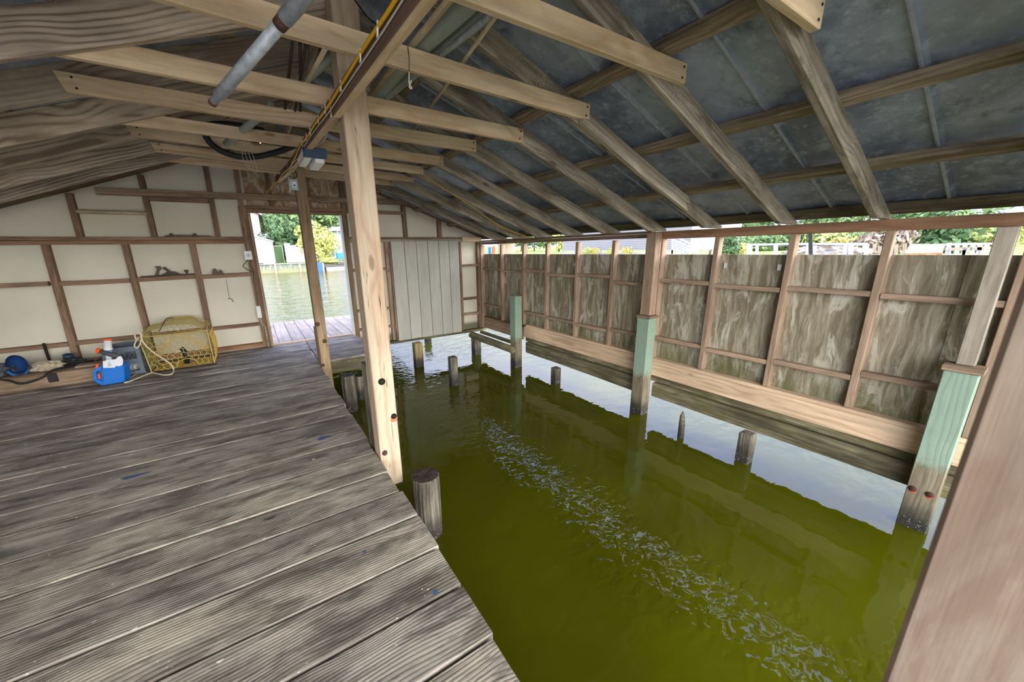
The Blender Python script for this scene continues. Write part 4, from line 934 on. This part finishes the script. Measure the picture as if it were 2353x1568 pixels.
tube('orange_muzzle', [b0.lerp(b1, .97), b0.lerp(b1, 1.03), b0.lerp(b1, 1.06)], [.034, .042, .036], M['orange'], ty, 18)
tube('blue_band', [b0.lerp(b1, .455), b0.lerp(b1, .495)], [.031, .031], M['blue'], ty, 18)
s0 = Vector(on(1, 5.93, *z4(1600, 190))); s1 = Vector(on(1, 5.90, *z4(2010, 300)))
tube('grey_body', [s0.lerp(s1, .10), s0.lerp(s1, .3), s0.lerp(s1, .6), s0.lerp(s1, .85)], [.018, .026, .030, .03], M['dkgrey'], ty, 12)
tube('orange_tip', [s0+Vector((-.012, 0, -.002)), s0, s0.lerp(s1, .08)], [.020, .036, .030], M['orange'], ty, 14)

# ---- milk crate with diamond lattice
cr = empty('milk_crate', (-1.47, 6.4, 0), label='grey plastic milk crate with diamond lattice between toy and wire trap', cat='crate')
X0, X1, Ya, Yb, Zt = -1.69, -1.345, 6.17, 6.55, .36
for z0, z1 in ((.0, .05), (.145, .205), (.295, .36)):
    for a in ((X0, X1, Ya, Ya+.012), (X0, X1, Yb-.012, Yb), (X0, X0+.012, Ya, Yb), (X1-.012, X1, Ya, Yb)): bx('crate_band', *a, z0+.001, z1, M['crate'], cr, b=.002)
for x in (X0, X1-.04):
    for y in (Ya, Yb-.04): bx('corner_post', x-.002, x+.042, y-.002, y+.042, .001, Zt, M['crate'], cr)
V = []
for zb, zt in ((.05, .145), (.205, .295)):
    k = 6
    for i in range(k):
        xa = X0+.04+(X1-X0-.08)*i/k; xb = X0+.04+(X1-X0-.08)*(i+1)/k
        for s_, e_ in (((xa, zb), (xb, zt)), ((xa, zt), (xb, zb))):
            for yy_ in (Ya+.006, Yb-.006): V.append(tube_vf([(s_[0], yy_, s_[1]), (e_[0], yy_, e_[1])], .003, 5))
            ya = Ya+.04+(Yb-Ya-.08)*i/k; yb = Ya+.04+(Yb-Ya-.08)*(i+1)/k
            for xx in (X0+.006, X1-.006): V.append(tube_vf([(xx, ya, s_[1]), (xx, yb, e_[1])], .003, 5))
vs, fs = join_vf(V); mesh('lattice', vs, fs, M['crate'], cr)
bx('crate_floor', X0, X1, Ya, Yb, .002, .008, M['crate'], cr)
crumple('bag_of_ice_melt', (-1.50, 6.33, .075), (.12, .10, .055), M['white'], .3, 12, label='white plastic bag inside the grey milk crate', cat='bag')
bpy.data.objects['bag_of_ice_melt'].name = 'plastic_bag'

# ---- crab trap of hexagonal wire mesh
tr = empty('wire_crab_trap', (-.95, 6.3, 0), label='yellow wire mesh crab trap with a bulging netted top at the wall', cat='crab trap')
def hexwire(name, fn, w_, h_, s_, mat, r=.0028, skip=None, jit=.12):
    """honeycomb of wire laid on the surface fn(u, v) with u in 0..w_, v in 0..h_"""
    edges = {}; random.seed(hash(name) % 1000 if False else int(w_*1000))
    dx, dy = s_*math.sqrt(3), s_*1.5
    J = {}
    def P(i, j): 
        k_ = (round(i, 3), round(j, 3))
        if k_ not in J: J[k_] = (i+random.uniform(-jit, jit)*s_, j+random.uniform(-jit, jit)*s_)
        return k_
    for row in range(-1, int(h_/dy)+2):
        for colm in range(-1, int(w_/dx)+2):
            cx = colm*dx+(dx/2 if row % 2 else 0); cy = row*dy
            ring_ = [P(cx+s_*math.sin(PI/3*k), cy+s_*math.cos(PI/3*k)) for k in range(6)]
            for k in range(6):
                a, b_ = ring_[k], ring_[(k+1) % 6]
                edges[tuple(sorted((a, b_)))] = 1
    V = []
    for a, b_ in edges:
        pa, pb = J[a], J[b_]
        if not all(0 <= q_[0] <= w_ and 0 <= q_[1] <= h_ for q_ in (pa, pb)): continue
        if skip and skip((pa[0]+pb[0])/2, (pa[1]+pb[1])/2): continue
        V.append(tube_vf([fn(*pa), fn(*pb)], r, 4, False))
    vs, fs = join_vf(V); return mesh(name, vs, fs, mat, tr, None, True)
Tx0, Tx1, Ty0, Ty1, Th = -1.275, -.625, 6.11, 6.62, .50
lean = lambda u, v: Vector((Tx0+u-.045*v/.5*(1 if u < .3 else 0.2), Ty0+.03*v/.5, .012+v))
hexwire('front_mesh', lean, .65, .44, .038, M['wire'], r=.0036, skip=lambda u, v: .26 < u < .48 and .02 < v < .12 and (u-.37)**2/.0115+(v-.02)**2/.010 < 1)
hexwire('back_mesh', lambda u, v: Vector((Tx0+u, Ty1, .012+v)), .65, .42, .040, M['wire_o'])
hexwire('left_mesh', lambda u, v: Vector((Tx0-.04*v/.44, Ty0+u, .012+v)), .51, .44, .038, M['wire'], r=.0034)
hexwire('right_mesh', lambda u, v: Vector((Tx1+.03*math.sin(PI*v/.44), Ty0+u, .012+v)), .512, .44, .026, M['wire_o'], .0046)
hexwire('bottom_mesh', lambda u, v: Vector((Tx0+u, Ty0+v, .010)), .65, .508, .030, M['wire_o'])
def topf(u, v):
    t = v/.52; return Vector((Tx0-.03+u*1.02, Ty0+.02+v*.96, .455+.17*math.sin(PI*min(1, .12+.88*t)*.62)*math.sin(PI*(.08+.84*u/.65))+.02*math.sin(u*30)*t))
def surf(name, fn, nu, nv, U, V_, mat, th=.002):
    vs, fs = [], []
    for k in (0, th):
        for i in range(nu+1):
            for j in range(nv+1): vs.append(fn(U*i/nu, V_*j/nv)+Vector((0, 0, k)))
    N = (nu+1)*(nv+1)
    for i in range(nu):
        for j in range(nv):
            a = i*(nv+1)+j; q_ = [a, a+nv+1, a+nv+2, a+1]; fs += [q_, [x+N for x in reversed(q_)]]
    return mesh(name, vs, fs, mat, tr, None, True)
hexwire('top_mesh', topf, .648, .51, .038, M['wire'], r=.0034)
surf('top_netting', lambda u, v: topf(u, .16+v)-Vector((0, 0, .004)), 20, 8, .65, .35, M['film'])
for pts, r, mt in (([lean(0, .0), lean(0, .22), lean(0, .44), lean(.02, .455), lean(.33, .45), lean(.63, .455), lean(.65, .44), lean(.65, .2), lean(.65, 0)], .006, 'wire'),
               ([topf(0, .0), topf(0, .25), topf(0, .52), topf(.16, .52), topf(.32, .52), topf(.48, .52), topf(.65, .52), topf(.65, .25), topf(.65, 0)], .007, 'wire_o')):
    tube('frame_wire', curve_pts(pts, 5), r, M[mt], tr, 6)
ring_pts = [Vector((Tx0+.37+.115*math.cos(a), Ty0-.012+.0*a, .032+.10*math.sin(a))) for a in [PI*k/14 for k in range(15)]]
tube('entry_ring', ring_pts, .0045, M['wire'], tr, 6)
V = []
for k in range(9):
    a = PI*k/8; V.append(tube_vf([(Tx0+.37+.115*math.cos(a), Ty0-.01, .032+.10*math.sin(a)), (Tx0+.37+.05*math.cos(a), Ty0+.22, .06+.05*math.sin(a))], .003, 5))
vs, fs = join_vf(V); mesh('entry_funnel', vs, fs, M['wire_o'], tr)
hexwire('inner_partition', lambda u, v: Vector((Tx0+u, Ty0+.26+.06*math.sin(u*9), .24-.12*math.cos(u*9.6)+v*.4)), .65, .3, .036, M['wire_o'])
tube('bait_holder', [(-.93, 6.26, .03), (-.93, 6.26, .20), (-.96, 6.27, .25)], .028, M['black'], tr, 10)
bx('runner', Tx0+.02, Tx1+.02, Ty0-.012, Ty0+.02, .0015, .012, M['nail'], tr)
tube('closing_wire', curve_pts([topf(.18, .05), topf(.22, .22)+Vector((0, 0, .01)), topf(.25, .34)+Vector((0, 0, .012)), topf(.31, .34)]), .004, M['nail'], tr, 5)
rp = empty('mooring_rope', (-1.3, 5.9, 0), label='cream rope draped over the left side of the wire trap onto the deck', cat='rope')
r_pts = [on(1, 6.06, 312, 780), on(1, 6.07, 310, 768), on(1, 6.06, 322, 765), on(1, 6.05, 328, 785), on(1, 6.04, 350, 808), on(1, 6.03, 380, 828), on(1, 6.02, 393, 838), on(1, 6.01, 399, 850), on(2, .012, 394, 860), on(2, .012, 375, 862), on(2, .012, 352, 857), on(2, .012, 340, 860), on(2, .012, 320, 868), on(2, .012, 300, 876), on(2, .012, 285, 880)]
tube('rope', curve_pts(r_pts, 6), .0085, M['rope'], rp, 8)
r_pts = [on(1, 6.05, 318, 775), on(1, 6.05, 312, 785), on(1, 6.05, 309, 795), on(1, 6.05, 315, 800), on(1, 6.05, 322, 790), on(1, 6.06, 327, 768)]
tube('rope', curve_pts(r_pts, 6), .0075, M['rope'], rp, 8)
r_pts = [on(2, .01, 338, 860), on(2, .01, 330, 850), on(2, .01, 310, 862), on(2, .01, 290, 873)]
tube('rope', curve_pts(r_pts, 6), .005, M['rope'], rp, 6)

# ================================================================== OUTSIDE
# boards of the dock behind the doorway, running away from it
vs, fs = [], []
for k in range(16):
    x = -.62+k*.205
    v, f = box_vf(2.42, .197, .04, .004, 1, 0, (0, 0, 0))
    v = [Vector((x+.1-q_.y, 8.13+q_.x, -.05+q_.z)) for q_ in v]
    kk = len(vs); vs += v; fs += [[a+kk for a in ff] for ff in f]
ob = mesh('outer_dock', vs, fs, M['dock'], None, frame_of((.9, 6.9, -.05), (.9, 9.3, -.05)), label='bleached plank dock outside the doorway', cat='dock')
at_ = ob.data.attributes.new('bid', 'FLOAT', 'POINT'); nv = len(vs)//16
for i in range(len(vs)): at_.data[i].value = float(i//nv)
bx('dock_joist', -.6, 2.6, 9.2, 9.3, -.25, -.075, M['pile'], ob)
# unseen pale ground added to bounce light up under the roof, and lawns on the far sides
def at(px, py, X): return on(0, X, px, py)
def ground(name, poly, mat, label=None, cat=None, kind='structure'):
    return mesh(name, poly, [list(range(len(poly)))], M[mat], None, Matrix.Identity(4), kind=kind)
ground('ground_bounce_left', [(-60, -60, -.1), (-3.55, -60, -.1), (-3.55, 12, -.1), (-60, 12, -.1)], 'concrete')
ground('ground_bounce_rear', [(-3.55, -60, -.09), (.56, -60, -.09), (.56, -1.3, -.09), (-3.55, -1.3, -.09)], 'concrete')  # bounce surface behind the camera, added out of view
ground('ground_far', [(-60, 47.9, .27), (16, 47.9, .27), (16, 200, 2.2), (-60, 200, 2.2)], 'grass')
ground('ground_right', [(38, -60, .42), (150, -60, 1.7), (150, 47.9, 1.7), (38, 47.9, .42)], 'grass')
ground('ground_corner', [(16.01, 47.9, .27), (150, 47.9, 1.0), (150, 200, 2.2), (16.01, 200, 2.2)], 'grass')
ground('ground_bank', [(14, -60, .40), (38.01, -60, .42), (38.01, 47.9, .42), (14, 47.9, .40)], 'reed')
def down(name, px, py, X, w_, mat, par):
    c = at(px, py, X); bx(name, c.x-w_/2, c.x+w_/2, c.y-w_/2, c.y+w_/2, .38, c.z, M[mat], par, b=0, grain='z')
# seawall across the canal
sw_ = empty('seawall', (0, 47.6, -.66), label='long stained board seawall across the canal', cat='seawall')
bx('wall_boards', -30, 5.9, 47.55, 47.62, -1.2, .27, M['seawall'], sw_, b=0, grain='x'); bx('cap_board', -30, 5.9, 47.42, 47.70, .27, .34, M['vinyl'], sw_, b=0)
for k in range(12): bx('seawall_pile', -12.35+2.42*k-.1, -12.35+2.42*k+.1, 47.42, 47.55, -1.2, .24, M['dock'], sw_, b=0, grain='z')
bx('blue_section', 5.9, 7.05, 47.5, 47.62, -1.2, .33, M['seawall_b'], sw_, b=0, grain='x')
bx('stone_ramp', 7.3, 16, 47.2, 49.5, -1.2, -.25, M['rock'], None, b=0, label='pale stone ramp at the right end of the seawall', cat='ramp')
for k, (z_, y_) in enumerate(((.1, 48.6), (.42, 49.2))): bx('retaining_timber', 7.2, 16, y_, y_+.2, z_-.2, z_, M['pile'], None, b=0, label='%s retaining timber above the stone ramp' % ('lower', 'upper')[k], cat='timber')

def foliage(name, c, r, n, mat, s_=.30, par=None, seed=1, lump=.35):
    rng = random.Random(seed); vs, fs = [], []
    lumps = [(Vector([rng.gauss(0, 1) for _ in range(3)]).normalized(), rng.uniform(.6, 1.0), rng.uniform(.28, .5)) for _ in range(16)]
    for i in range(n):
        d_, k_, w_ = rng.choice(lumps); o_ = Vector([rng.gauss(0, 1) for _ in range(3)]).normalized()
        base = Vector((d_.x*k_*.7, d_.y*k_*.7, d_.z*k_*.7))+o_*w_*rng.uniform(.75, 1.05)
        p = Vector(c)+Vector((base.x*r[0], base.y*r[1], base.z*r[2]))
        nn = (o_+Vector([rng.gauss(0, .5) for _ in range(3)])).normalized(); u_ = nn.orthogonal().normalized(); v_ = nn.cross(u_)
        a = rng.uniform(0, 2*PI); u2 = u_*math.cos(a)+v_*math.sin(a); v2 = nn.cross(u2); q_ = s_*rng.uniform(.6, 1.2); k0 = len(vs)
        vs += [p-u2*q_, p-v2*q_*.5, p+u2*q_, p+v2*q_*.5]; fs.append([k0, k0+1, k0+2, k0+3])
    return mesh(name, vs, fs, mat, par)
def tree(px, py, plane, val, rx, rz, mat, lab, cat='tree', n=1500, s_=.3, seed=1, group=None, gz=None, name='leafy_tree'):
    c = on(plane, val, px, py); ground_z = gz if gz is not None else .4
    e = empty(name, (c.x, c.y, ground_z), label=lab, cat=cat, group=group)
    foliage('foliage', c, (rx, rx, rz), n, M[mat], s_, e, seed)
    lathe('trunk', [(.22*rz/3, 0), (.12*rz/3, max(.3, c.z-ground_z))], (c.x, c.y, ground_z), M['trunk'], e, 8)
    return e
# behind the doorway
tree(640, 540, 1, 55, 2.8, 3.3, 'leaf_d', 'round dark green tree behind the white shed', n=3200, s_=.28, seed=2)
tree(625, 490, 1, 64, 4.2, 3.6, 'leaf', 'tall light green tree rising above the dark one', n=2600, s_=.35, seed=3)
tree(690, 500, 1, 66, 4, 4, 'leaf', 'tall tree hidden partly behind the slim post', n=2200, s_=.35, seed=4)
tree(750, 505, 1, 68, 4.4, 3.6, 'leaf', 'tall green tree at the right side of the doorway view', n=2400, s_=.35, seed=5)
tree(728, 562, 1, 52, 3.0, 3.0, 'leaf_y', 'yellow green willow standing over the seawall', n=4200, s_=.22, seed=6)
tree(755, 598, 1, 49.6, 1.5, .5, 'leaf_y', 'low yellow green bush behind the blue seawall section', 'bush', 900, .14, seed=7, name='shrub')
# shed
z1 = lambda p, Y: on(1, Y, *p)
sh_ = empty('garden_shed', (1.4, 50, .45), label='white garden shed with a wide door on the far lawn', cat='shed')
a0, a1 = -.85, 2.45
prism('shed_wall', [(a0, 50, .36), (a1, 50, .36), (a1, 50, 2.70), (.75, 50, 3.25), (a0, 50, 2.7)], (0, 3, 0), M['siding'], sh_)
prism('shed_roof', [(a0-.1, 49.9, 2.68), (.75, 49.9, 3.25), (a1+.12, 49.9, 2.68), (a1+.12, 49.9, 2.80), (.75, 49.9, 3.40), (a0-.1, 49.9, 2.8)], (0, 3.2, 0), M['vinyl'], sh_)
bx('shed_door', -.2, 1.75, 49.95, 49.998, .42, 2.55, M['vinyl'], sh_, b=0)
bx('door_trim', 1.76, 1.84, 49.94, 49.998, .42, 2.6, M['concrete'], sh_, b=0); bx('door_trim', -.3, 1.84, 49.94, 49.998, 2.56, 2.63, M['concrete'], sh_, b=0)
bx('shed_step', 1.2, 2.3, 49.5, 49.95, .32, .42, M['tan'], sh_, b=0)
# pink house with blue window and balcony
hs = empty('house', (-1, 58, .5), label='pale pink sided house with a blue window left of the trees', cat='house')
prism('house_wall', [(-7, 58, .4), (1.75, 58, .4), (1.75, 58, 6.25), (-2.6, 58, 8.6), (-7, 58, 6.25)], (0, 8, 0), M['siding_p'], hs)
prism('house_roof', [(-7.4, 57.6, 6.1), (-2.6, 57.6, 8.7), (2.25, 57.6, 6.05), (2.25, 57.6, 6.3), (-2.6, 57.6, 9.0), (-7.4, 57.6, 6.35)], (0, 8.6, 0), M['shingle'], hs)
bx('window', -.55, .55, 57.93, 57.998, 4.4, 5.6, M['glassb'], hs, b=0); bx('window_trim', -.65, .65, 57.96, 57.999, 4.3, 4.4, M['vinyl'], hs, b=0)
bl_ = bx('balcony_floor', -3, 1.6, 56.6, 57.95, 2.95, 3.1, M['vinyl'], hs, b=0); bx('balcony_rail', -3, 1.6, 56.6, 56.7, 4.0, 4.08, M['vinyl'], hs, b=0)
V = [boxv(x, x+.06, 56.6, 56.66, 3.1, 4.0) for x in [-3+.27*k for k in range(18)]]; vs, fs = join_vf(V); mesh('balusters', vs, fs, M['vinyl'], hs)
# fences
fe = empty('picket_fence', (4, 51, .4), label='white board fence stepping down to the water beside the willow', cat='fence')
for k in range(6):
    x = 3.62+k*.62; zt = 2.55-.22*k
    bx('fence_panel', x, x+.60, 51, 51.05, .35, zt, M['vinyl'], fe, b=0, grain='z')
cf = empty('wire_fence', (3, 52, .4), label='dark chain link fence between shed and white fence', cat='fence')
bx('fence_post', 3.42, 3.48, 52, 52.05, .35, 2.3, M['steel'], cf, b=0); bx('fence_rail', 2.5, 3.5, 52, 52.03, 2.25, 2.3, M['steel'], cf, b=0)
bx('fence_mesh', 2.5, 3.42, 52.01, 52.02, .35, 2.25, M['leaf_d'], cf, b=0)
# blue house to the right with porch rails and blue boat
bh_ = empty('porch_house', (9.5, 56, .5), label='pale blue porch house at the right edge of the doorway view', cat='house')
c = on(1, 56, 765, 548); bx('house_wall', c.x, c.x+6, 56, 60, .4, c.z+1.5, M['car'], bh_, b=0)
bx('porch_roof', c.x-.6, c.x+6, 54.4, 60.2, c.z+.9, c.z+1.15, M['shingle'], bh_, b=0)
for k in range(5): bx('porch_post', c.x-.4+k*.75, c.x-.28+k*.75, 54.5, 54.62, .4, c.z+.9, M['vinyl'], bh_, b=0)
for zz_ in (c.z-1.2, c.z-2.2): bx('porch_rail', c.x-.4, c.x+5, 54.5, 54.6, zz_, zz_+.1, M['vinyl'], bh_, b=0)
c = on(1, 50.5, 780, 588); bx('blue_barrel', c.x-.3, c.x+.5, 50.4, 50.9, c.z-.4, c.z+.35, M['blue'], None, b=.05, label='bright blue tub by the porch across the canal', cat='tub')

# ---- seen through the long opening of the right wall
# far tree line
hedge = [(1165, 548, 62, 3.5, 2.4), (1198, 550, 60, 3.2, 2.4), (1228, 548, 62, 3.4, 2.6), (1258, 548, 60, 3.2, 2.4), (1285, 552, 52, 2.0, 2.2)]
for i, (px, py, X, rx, rz) in enumerate(hedge):
    tree(px, py, 0, X, rx, rz, ['leaf_d', 'leaf', 'leaf_d', 'leaf', 'leaf_y'][i], 'hedge tree beyond the lawn in the far left wall openings, %s from the left' % ORD[i], n=900, s_=.34, seed=20+i, group='hedge trees beyond the lawn', gz=.7)
tree(1672, 566, 0, 22, .62, .72, 'leaf_d', 'round green bush left of the dock railing', 'bush', 1100, .09, seed=30, gz=.4, name='shrub')
far = [(1700, 556, 60, 5, 1.8), (1750, 560, 55, 4, 1.3), (1800, 556, 58, 4.6, 1.8), (1850, 554, 60, 4.4, 1.6), (1900, 552, 60, 4.4, 1.8), (1950, 552, 58, 4.2, 1.8), (2000, 552, 58, 4.2, 1.6), (2090, 548, 46, 3.6, 1.8), (2135, 547, 46, 3.4, 1.8), (2240, 545, 70, 4.6, 2.2), (2280, 543, 70, 4.8, 2.4)]
for i, (px, py, X, rx, rz) in enumerate(far):
    tree(px, py, 0, X, rx, rz, ['leaf_y', 'leaf', 'leaf', 'leaf_d', 'leaf_y'][i % 5], 'bushy marsh tree seen over the right half of the plywood wall, %s from the left' % ORD[i], n=900, s_=.30, seed=40+i, group='marsh trees on the right', gz=.6)
for i, (px, py, X, rx, rz) in enumerate(((1560, 520, 85, 9, 3.2), (1700, 512, 90, 9, 4), (1860, 505, 90, 9, 4), (2000, 500, 95, 9, 4), (2190, 492, 95, 7, 3.0))):
    tree(px, py, 0, X, rx, rz, 'leaf', 'tall distant tree showing in the eave gap, %s from the left' % ORD[i], n=1200, s_=.55, seed=60+i, group='trees in the eave gap', gz=1)
# dry grass strips
for i, (pa, pb, X) in enumerate((((1630, 566), (1730, 580), 40), ((1860, 566), (2010, 582), 36))):
    a = at(*pa, X); b_ = at(*pb, X)
    foliage('marsh_grass', ((a.x+b_.x)/2, (a.y+b_.y)/2, (a.z+b_.z)/2), (2, abs(a.y-b_.y)/2, .9), 2200, M['reed'], .16, None, 80+i)
    tag(bpy.data.objects['marsh_grass' if i == 0 else 'marsh_grass.001'], ('dry marsh grass left of the dock railing', 'dry marsh grass behind the dock railing')[i], 'marsh grass', kind='stuff')
# long white house on a raised frame with stairs
hx = 26
A = at(1293, 545, hx); B = at(1640, 545, hx)
base = at(1400, 576, hx).z; topz = base+2.6
wh_ = empty('white_house', (hx, (A.y+B.y)/2, .4), label='long low white sided house on a raised frame behind the plywood wall', cat='house')
YA, YBb = A.y, at(1585, 560, hx).y
V = []
for k in range(int((topz-base)/.14)+1):
    z_ = base+.14*k; V.append(([Vector((hx, YA, z_)), Vector((hx, YBb, z_)), Vector((hx+.035, YBb, z_+.14)), Vector((hx+.035, YA, z_+.14)), Vector((hx+.2, YA, z_)), Vector((hx+.2, YBb, z_))], [[0, 1, 2, 3][::-1], [0, 4, 5, 1]]))
vs, fs = join_vf(V); mesh('lap_siding', vs, fs, M['siding'], wh_)
bx('house_body', hx+.05, hx+7, YBb, YA, base+.02, topz, M['siding'], wh_, b=0)
bx('house_roof', hx-.5, hx+7.4, YBb-.4, YA+.4, topz, topz+.18, M['shingle'], wh_, b=0)
bx('skirt_rail', hx-.02, hx+.03, YBb, YA, base-.30, base-.16, M['vinyl'], wh_, b=0); bx('skirt_rail', hx-.02, hx+.03, YBb, YA, base-.52, base-.38, M['vinyl'], wh_, b=0)
for k in range(9):
    y_ = YBb+(YA-YBb)*k/8; bx('support_pier', hx-.05, hx+.1, y_-.06, y_+.06, .3, base, M['vinyl'], wh_, b=0, grain='z')
for i, (px, s_) in enumerate(((1350, .5), (1368, .45), (1405, .5), (1440, .5))):
    c = at(px, 577, hx-.8); foliage('flower_bush', (c.x, c.y, c.z), (.4, .8, .35), 420, M['reed'] if i % 2 else M['leaf_y'], .07, None, 90+i)
    o = [o for o in bpy.data.objects if o.name.startswith('flower_bush')][-1]; tag(o, 'small flowering bush along the white house base, %s from the left' % ORD[i], 'bush', 'bushes along the white house')
sx_ = 17.0
sa = empty('deck_stairs', at(1570, 583, sx_), label='white railed stairs descending right from the white house', cat='stairs')
def pb(name, a, b_, X, w_, mat, par): bar(name, at(*a, X), at(*b_, X), w_, w_, M[mat], par, b=0)
for (a, b_) in (((1546, 551), (1604, 575)), ((1546, 556), (1600, 580)), ((1546, 561), (1590, 583)), ((1546, 566), (1580, 583)), ((1546, 571), (1568, 583)), ((1560, 548), (1606, 570))): pb('stair_rail', a, b_, sx_, .07, 'vinyl', sa)
for p in (1546, 1572, 1603): pb('stair_post', (p, 550+(p-1546)*.4), (p, 584), sx_, .09, 'vinyl', sa)
for p in (1546, 1572, 1603): down('stair_foot', p, 575, sx_, .09, 'vinyl', sa)
sf = empty('swing_frame', at(1615, 583, 18), label='white swing frame right of the stairs', cat='swing')
for (a, b_) in (((1602, 568), (1614, 550)), ((1614, 550), (1617, 583)), ((1614, 550), (1632, 551)), ((1632, 551), (1637, 575)), ((1630, 552), (1626, 580)), ((1604, 568), (1618, 567)), ((1616, 576), (1632, 574))): pb('frame_bar', a, b_, 18, .05, 'vinyl', sf)
for p in ((1617, 582), (1626, 579), (1637, 574)): down('frame_foot', *p, 18, .05, 'vinyl', sf)
# carport corner
cpz = at(1125, 560, 34)
ch = empty('carport', (34, cpz.y, .5), label='white carport with blue and red things at the far left of the wall opening', cat='carport')
a = at(1104, 546, 34); b_ = at(1141, 544, 34)
bx('carport_roof', 34, 38, b_.y, a.y, a.z-.3, a.z, M['vinyl'], ch, b=0)
for p in (1110, 1128, 1138): c = at(p, 550, 34); bx('carport_post', 34, 34.1, c.y-.06, c.y+.06, .4, a.z-.3, M['vinyl'], ch, b=0, grain='z')
c = at(1120, 560, 37); bx('carport_wall', 37.5, 37.6, b_.y, a.y, .4, a.z-.3, M['tan'], ch, b=0)
c = at(1124, 572, 35); bx('blue_tub', 35, 35.8, c.y-.35, c.y+.35, .42, c.z+.3, M['blue'], None, b=.05, label='blue tub under the carport', cat='tub')
c = at(1134, 570, 35.2); bx('red_chair', 35, 35.6, c.y-.15, c.y+.15, .42, c.z+.25, M['orange'], None, b=.05, label='red folded chair under the carport', cat='chair')
# car
c = at(1164, 571, 55)
ca = empty('parked_car', c, label='pale blue car parked far across the lawn', cat='car')
prism('car_body', [(55, c.y-2.1, c.z-.35), (55, c.y+2.1, c.z-.35), (55, c.y+2.1, c.z+.1), (55, c.y+1.2, c.z+.2), (55, c.y+.7, c.z+.62), (55, c.y-.8, c.z+.62), (55, c.y-1.4, c.z+.2), (55, c.y-2.1, c.z+.1)], (1.7, 0, 0), M['car'], ca)
for dy in (-1.3, 1.3): lathe('wheel', [(.33, 0), (.33, .2)], (54.95, c.y+dy, c.z-.35), M['tire'], ca, 14, (1, 0, 0))
# dock railing
dr = empty('dock_railing', at(1850, 584, 16), label='white dock railing with wide top board', cat='railing')
X = 16
for a, b_ in (((1720, 563), (1800, 561)), ((1800, 561), (1992, 560.5)), ((1920, 562), (1994, 562))): pb('top_rail', a, b_, X, .07, 'vinyl', dr)
pb('shadow_rail', (1722, 566), (1945, 564), X+.2, .05, 'pile', dr)
for p, w_ in ((1722, .14), (1740, .08), (1783, .10), (1858, .10), (1873, .07), (1944, .10), (1957, .10), (1990, .12)): pb('rail_post', (p, 562), (p-(3 if p > 1900 else 1), 587), X, w_, 'vinyl', dr)
for p in (1722, 1783, 1858, 1944, 1990): down('post_foot', p-1, 580, X, .12, 'vinyl', dr)
pb('pole', (1889, 545), (1889, 562), 30, .08, 'vinyl', dr)
# rubble, ramp, far dock
for i, (px, py, r_) in enumerate(((1840, 583, .42), (1868, 581, .5), (1893, 580, .5), (1915, 580, .55), (1935, 582, .45), (1965, 584, .4))):
    c = at(px, py, 20); crumple('rubble_rock', (c.x, c.y, c.z), (r_, r_*1.4, r_*.5), M['rock'], .5, 70+i, .38, label='pale riprap rock behind the dock railing, %s from the left' % ORD[i], cat='rock', group='riprap rocks')
a = at(2010, 575, 24)
c = at(2035, 568, 26); foliage('dead_brush', (c.x, c.y, c.z), (1.0, 1.3, 1.2), 900, M['dock'], .16, None, 99); tag(bpy.data.objects['dead_brush'], 'grey leafless brush heap beside the wooden ramp', 'brush')
wr_ = empty('wooden_ramp', at(2125, 580, 20), label='reddish plank ramp sloping by the water on the right', cat='ramp')
q4 = [at(2092, 561, 21), at(2172, 561, 21), at(2166, 580, 18), at(2080, 581, 18)]
prism('ramp_boards', q4, (0, 0, -.06), M['sill'], wr_); prism('ramp_fascia', [at(2078, 582, 17.9), at(2166, 581, 17.9), at(2166, 585, 17.9), at(2078, 586, 17.9)], (.05, 0, 0), M['plate'], wr_)
for p in (2085, 2120, 2160): down('ramp_post', p, 583, 18, .12, 'dock', wr_)
dp = empty('far_dock', at(2230, 575, 24), label='pale pier with short posts at the right end of the opening', cat='pier')
for p in (2181, 2218, 2252): down('pier_foot', p-2, 575, 26, .12, 'vinyl', dp)
pb('pier_rail', (2172, 562), (2290, 560), 26, .09, 'vinyl', dp); pb('pier_deck', (2172, 573), (2290, 571), 26, .12, 'dock', dp)
for p in (2181, 2200, 2218, 2236, 2252, 2268): pb('pier_post', (p, 558 if p in (2181, 2236) else 563), (p-2, 588), 26, .12, 'vinyl', dp)
for p in (2010, 2022, 2050, 2060, 2079): pb('mooring_post', (p, 560+(p % 7)), (p-2, 588), 22, .09, 'dock', dp)
# far cream house on the right
c = at(2190, 542, 75)
fh = empty('far_house', (75, c.y, 1), label='tiny white house with a dark window on the far shore', cat='house')
bx('house_wall', 75, 80, c.y-3.2, c.y+3.2, c.z-1.2, c.z+1.0, M['siding'], fh, b=0); bx('house_wing', 74.4, 75, c.y-1.2, c.y+.8, c.z-1.2, c.z+.5, M['tan'], fh, b=0)
prism('house_roof', [(74.6, c.y-3.5, c.z+1.0), (74.6, c.y+3.5, c.z+1.0), (77.5, c.y+3.2, c.z+2.0), (77.5, c.y-3.2, c.z+2.0)], (0, 0, .1), M['shingle'], fh); bx('window', 74.3, 74.39, c.y-.5, c.y+.2, c.z-.6, c.z+.1, M['navy'], fh, b=0)
